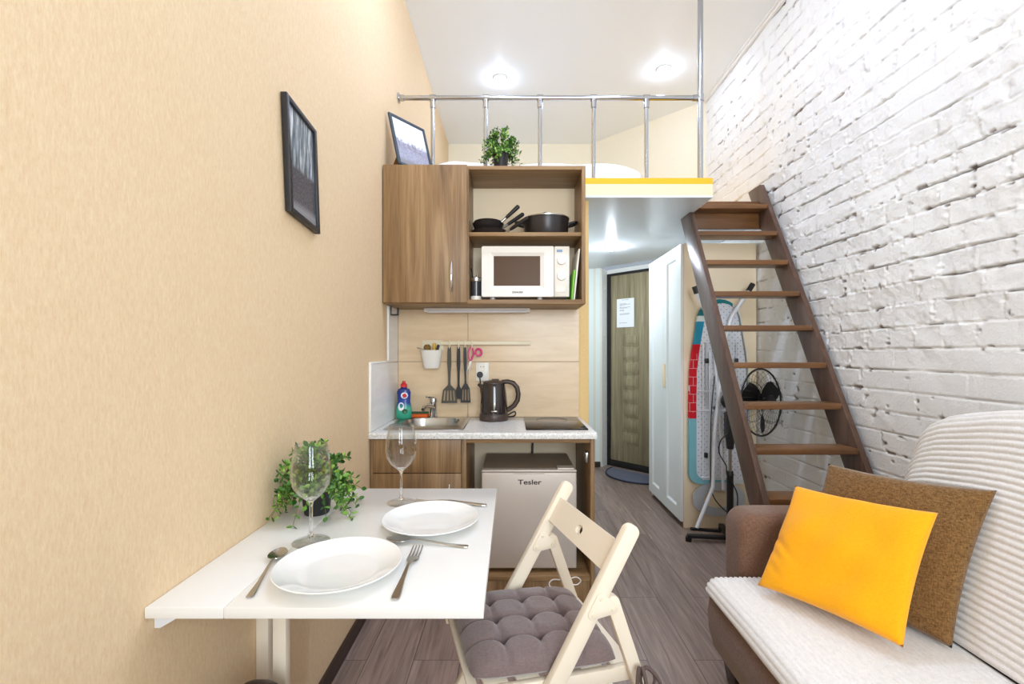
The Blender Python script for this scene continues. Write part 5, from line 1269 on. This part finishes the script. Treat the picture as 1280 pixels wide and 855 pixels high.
# ------------------------------------------------------------------ ironing board leaning on the wardrobe side
ib = thing('ironing_board', 'folded ironing board with red and teal cover standing against the wardrobe side', 'ironing board', (1.44, 3.16, 0))
BXc, BY0_, BY1_ = 1.448, 3.176, 3.196
def outline(g):                                         # board outline, g = growth
    P = []; zb, zt, hw = 0.345-g, 1.612+g, 0.198+g
    Lft, top = [], []
    for k in range(7): a = math.pi/2*k/6; P.append((BXc-hw+0.06-0.06*math.sin(math.pi/2-a)*0-0.06*math.cos(a)*1.0+0.0, zb+0.06-0.06*math.sin(a)))
    P = []
    for k in range(7): a = math.pi*1.5-math.pi/2*k/6; P.append((BXc-hw+0.07+0.07*math.cos(a), zb+0.07+0.07*math.sin(a)))
    for z, w_ in ((0.70, 1.0), (0.95, 1.0), (1.12, 0.975), (1.25, 0.90), (1.36, 0.80)): P.append((BXc-hw*w_, z))
    for k in range(1, 12):
        a = math.pi-math.pi*k/12; P.append((BXc+(0.142+g)*math.cos(a), 1.455+(zt-1.455)*math.sin(a)**0.9))
    for z, w_ in ((1.36, 0.80), (1.25, 0.90), (1.12, 0.975), (0.95, 1.0), (0.70, 1.0)): P.append((BXc+hw*w_, z))
    for k in range(7): a = -math.pi/2*k/6; P.append((BXc+hw-0.07+0.07*math.cos(a), zb+0.07+0.07*math.sin(a)))
    return P
b = MB(); b.prism(outline(-0.006), 'Y', BY0_+0.004, BY1_); b.build('perforated_top', M['perf'], ib)
b = MB(); b.ring_prism(outline(0.012), [(x+0.021, z) for x, z in outline(-0.016)], 'Y', BY0_, BY1_+0.006); b.build('cover', M['cover'], ib, 30)
def tubes(name, paths, r, m):
    b = MB()
    for p in paths: b.tube([at(x, y, Y) for x, y, Y in p], r, 12)
    return b.build(name, m, ib)
tubes('leg', [[(937, 362, 3.11), (914, 397, 3.12), (908, 420, 3.13), (901, 470, 3.14), (893, 540, 3.13), (891, 609, 3.11), (871, 660, 3.06)]], 0.0125, M['white_metal'])
tubes('leg', [[(870, 366, 3.12), (886, 400, 3.13), (893, 440, 3.15), (902, 560, 3.15), (904, 612, 3.13)]], 0.010, M['white_metal'])
tubes('foot_bar', [[(864, 661, 3.04), (900, 664, 3.12)]], 0.011, M['black'])
for (x, y, Y, x2, y2) in ((935.5, 364, 3.11, 941, 355), (871, 367, 3.12, 868, 358)):
    b = MB(); b.cyl(at(x, y, Y), at(x2, y2, Y), 0.018, 0.018, 16); b.build('foot_cap', M['black'], ib)
for q in ([(883, 428, 3.165), (883, 508, 3.165)], [(920.5, 428, 3.165), (920.5, 520, 3.165)]): tubes('slide_rail', [q], 0.006, M['grey_metal'])
for q in ([(879, 430, 3.16), (879, 600, 3.16)], [(887, 440, 3.16), (887, 600, 3.16)]): tubes('support_rod', [q], 0.005, M['white_metal'])
for q in ([(874, 489, 3.15), (905, 490, 3.15)], [(872, 513.5, 3.15), (912, 513, 3.15)], [(876, 597, 3.15), (914, 597, 3.15)]): tubes('cross_bar', [q], 0.005, M['white_metal'])
for x, y in ((882.5, 569), (883.5, 451), (894, 511), (920.5, 451)):
    c_ = at(x, y, 3.155); MB().box(c_.x-0.010, c_.x+0.010, c_.y-0.012, c_.y+0.012, c_.z-0.017, c_.z+0.017, 0.004).build('clip', M['black'], ib)
b = MB(); c_ = at(899, 626, 3.17); P = lambda a, d: [(c_.x+a*math.cos(k*math.pi/20), c_.z+0.01+d*math.copysign(abs(math.sin(k*math.pi/20))**0.8, math.sin(k*math.pi/20))) for k in range(40)]
b.ring_prism(P(0.182, 0.118), P(0.105, 0.060), 'Y', 3.172, 3.180); b.build('iron_rest', M['grey_metal'], ib)
b = MB(); b.tube(spline([at(x, y, 3.12) for x, y in ((893, 470), (889, 520), (888, 580), (890, 615), (900, 632), (915, 645))]), 0.004, 8); b.build('cord', M['black'], ib)
# ------------------------------------------------------------------ daylight, camera, colour
w = bpy.data.worlds.new('World'); SC.world = w; w.use_nodes = True
bg = w.node_tree.nodes['Background']; bg.inputs[0].default_value = (0.75, 0.87, 1.0, 1); bg.inputs[1].default_value = 0.5
l = bpy.data.lights.new('daylight', 'AREA'); l.shape = 'RECTANGLE'; l.size = 1.4; l.size_y = 1.8; l.energy = 145; l.color = (0.80, 0.90, 1.0)
o = bpy.data.objects.new('daylight', l); COL.objects.link(o); o.location = (0.55, Y0-0.25, 1.85); o.rotation_euler = (math.radians(90), 0, 0)
c = bpy.data.cameras.new('camera'); co = bpy.data.objects.new('camera', c); COL.objects.link(co)
co.location = (0, 0, CH); co.rotation_euler = (math.pi/2, 0, 0); c.sensor_width = 36; c.lens = 36*F/1280; c.shift_y = (CY-427.5)/1280; c.clip_start = 0.02
SC.camera = co
SC.view_settings.view_transform = 'Standard'; SC.view_settings.look = 'None'; SC.view_settings.gamma = 1; SC.view_settings.use_curve_mapping = False
SC.view_settings.exposure = EXPO
SC.cycles.use_denoising = True; SC.cycles.sample_clamp_indirect = 8; SC.cycles.max_bounces = 10; SC.cycles.diffuse_bounces = 6; SC.cycles.transparent_max_bounces = 24
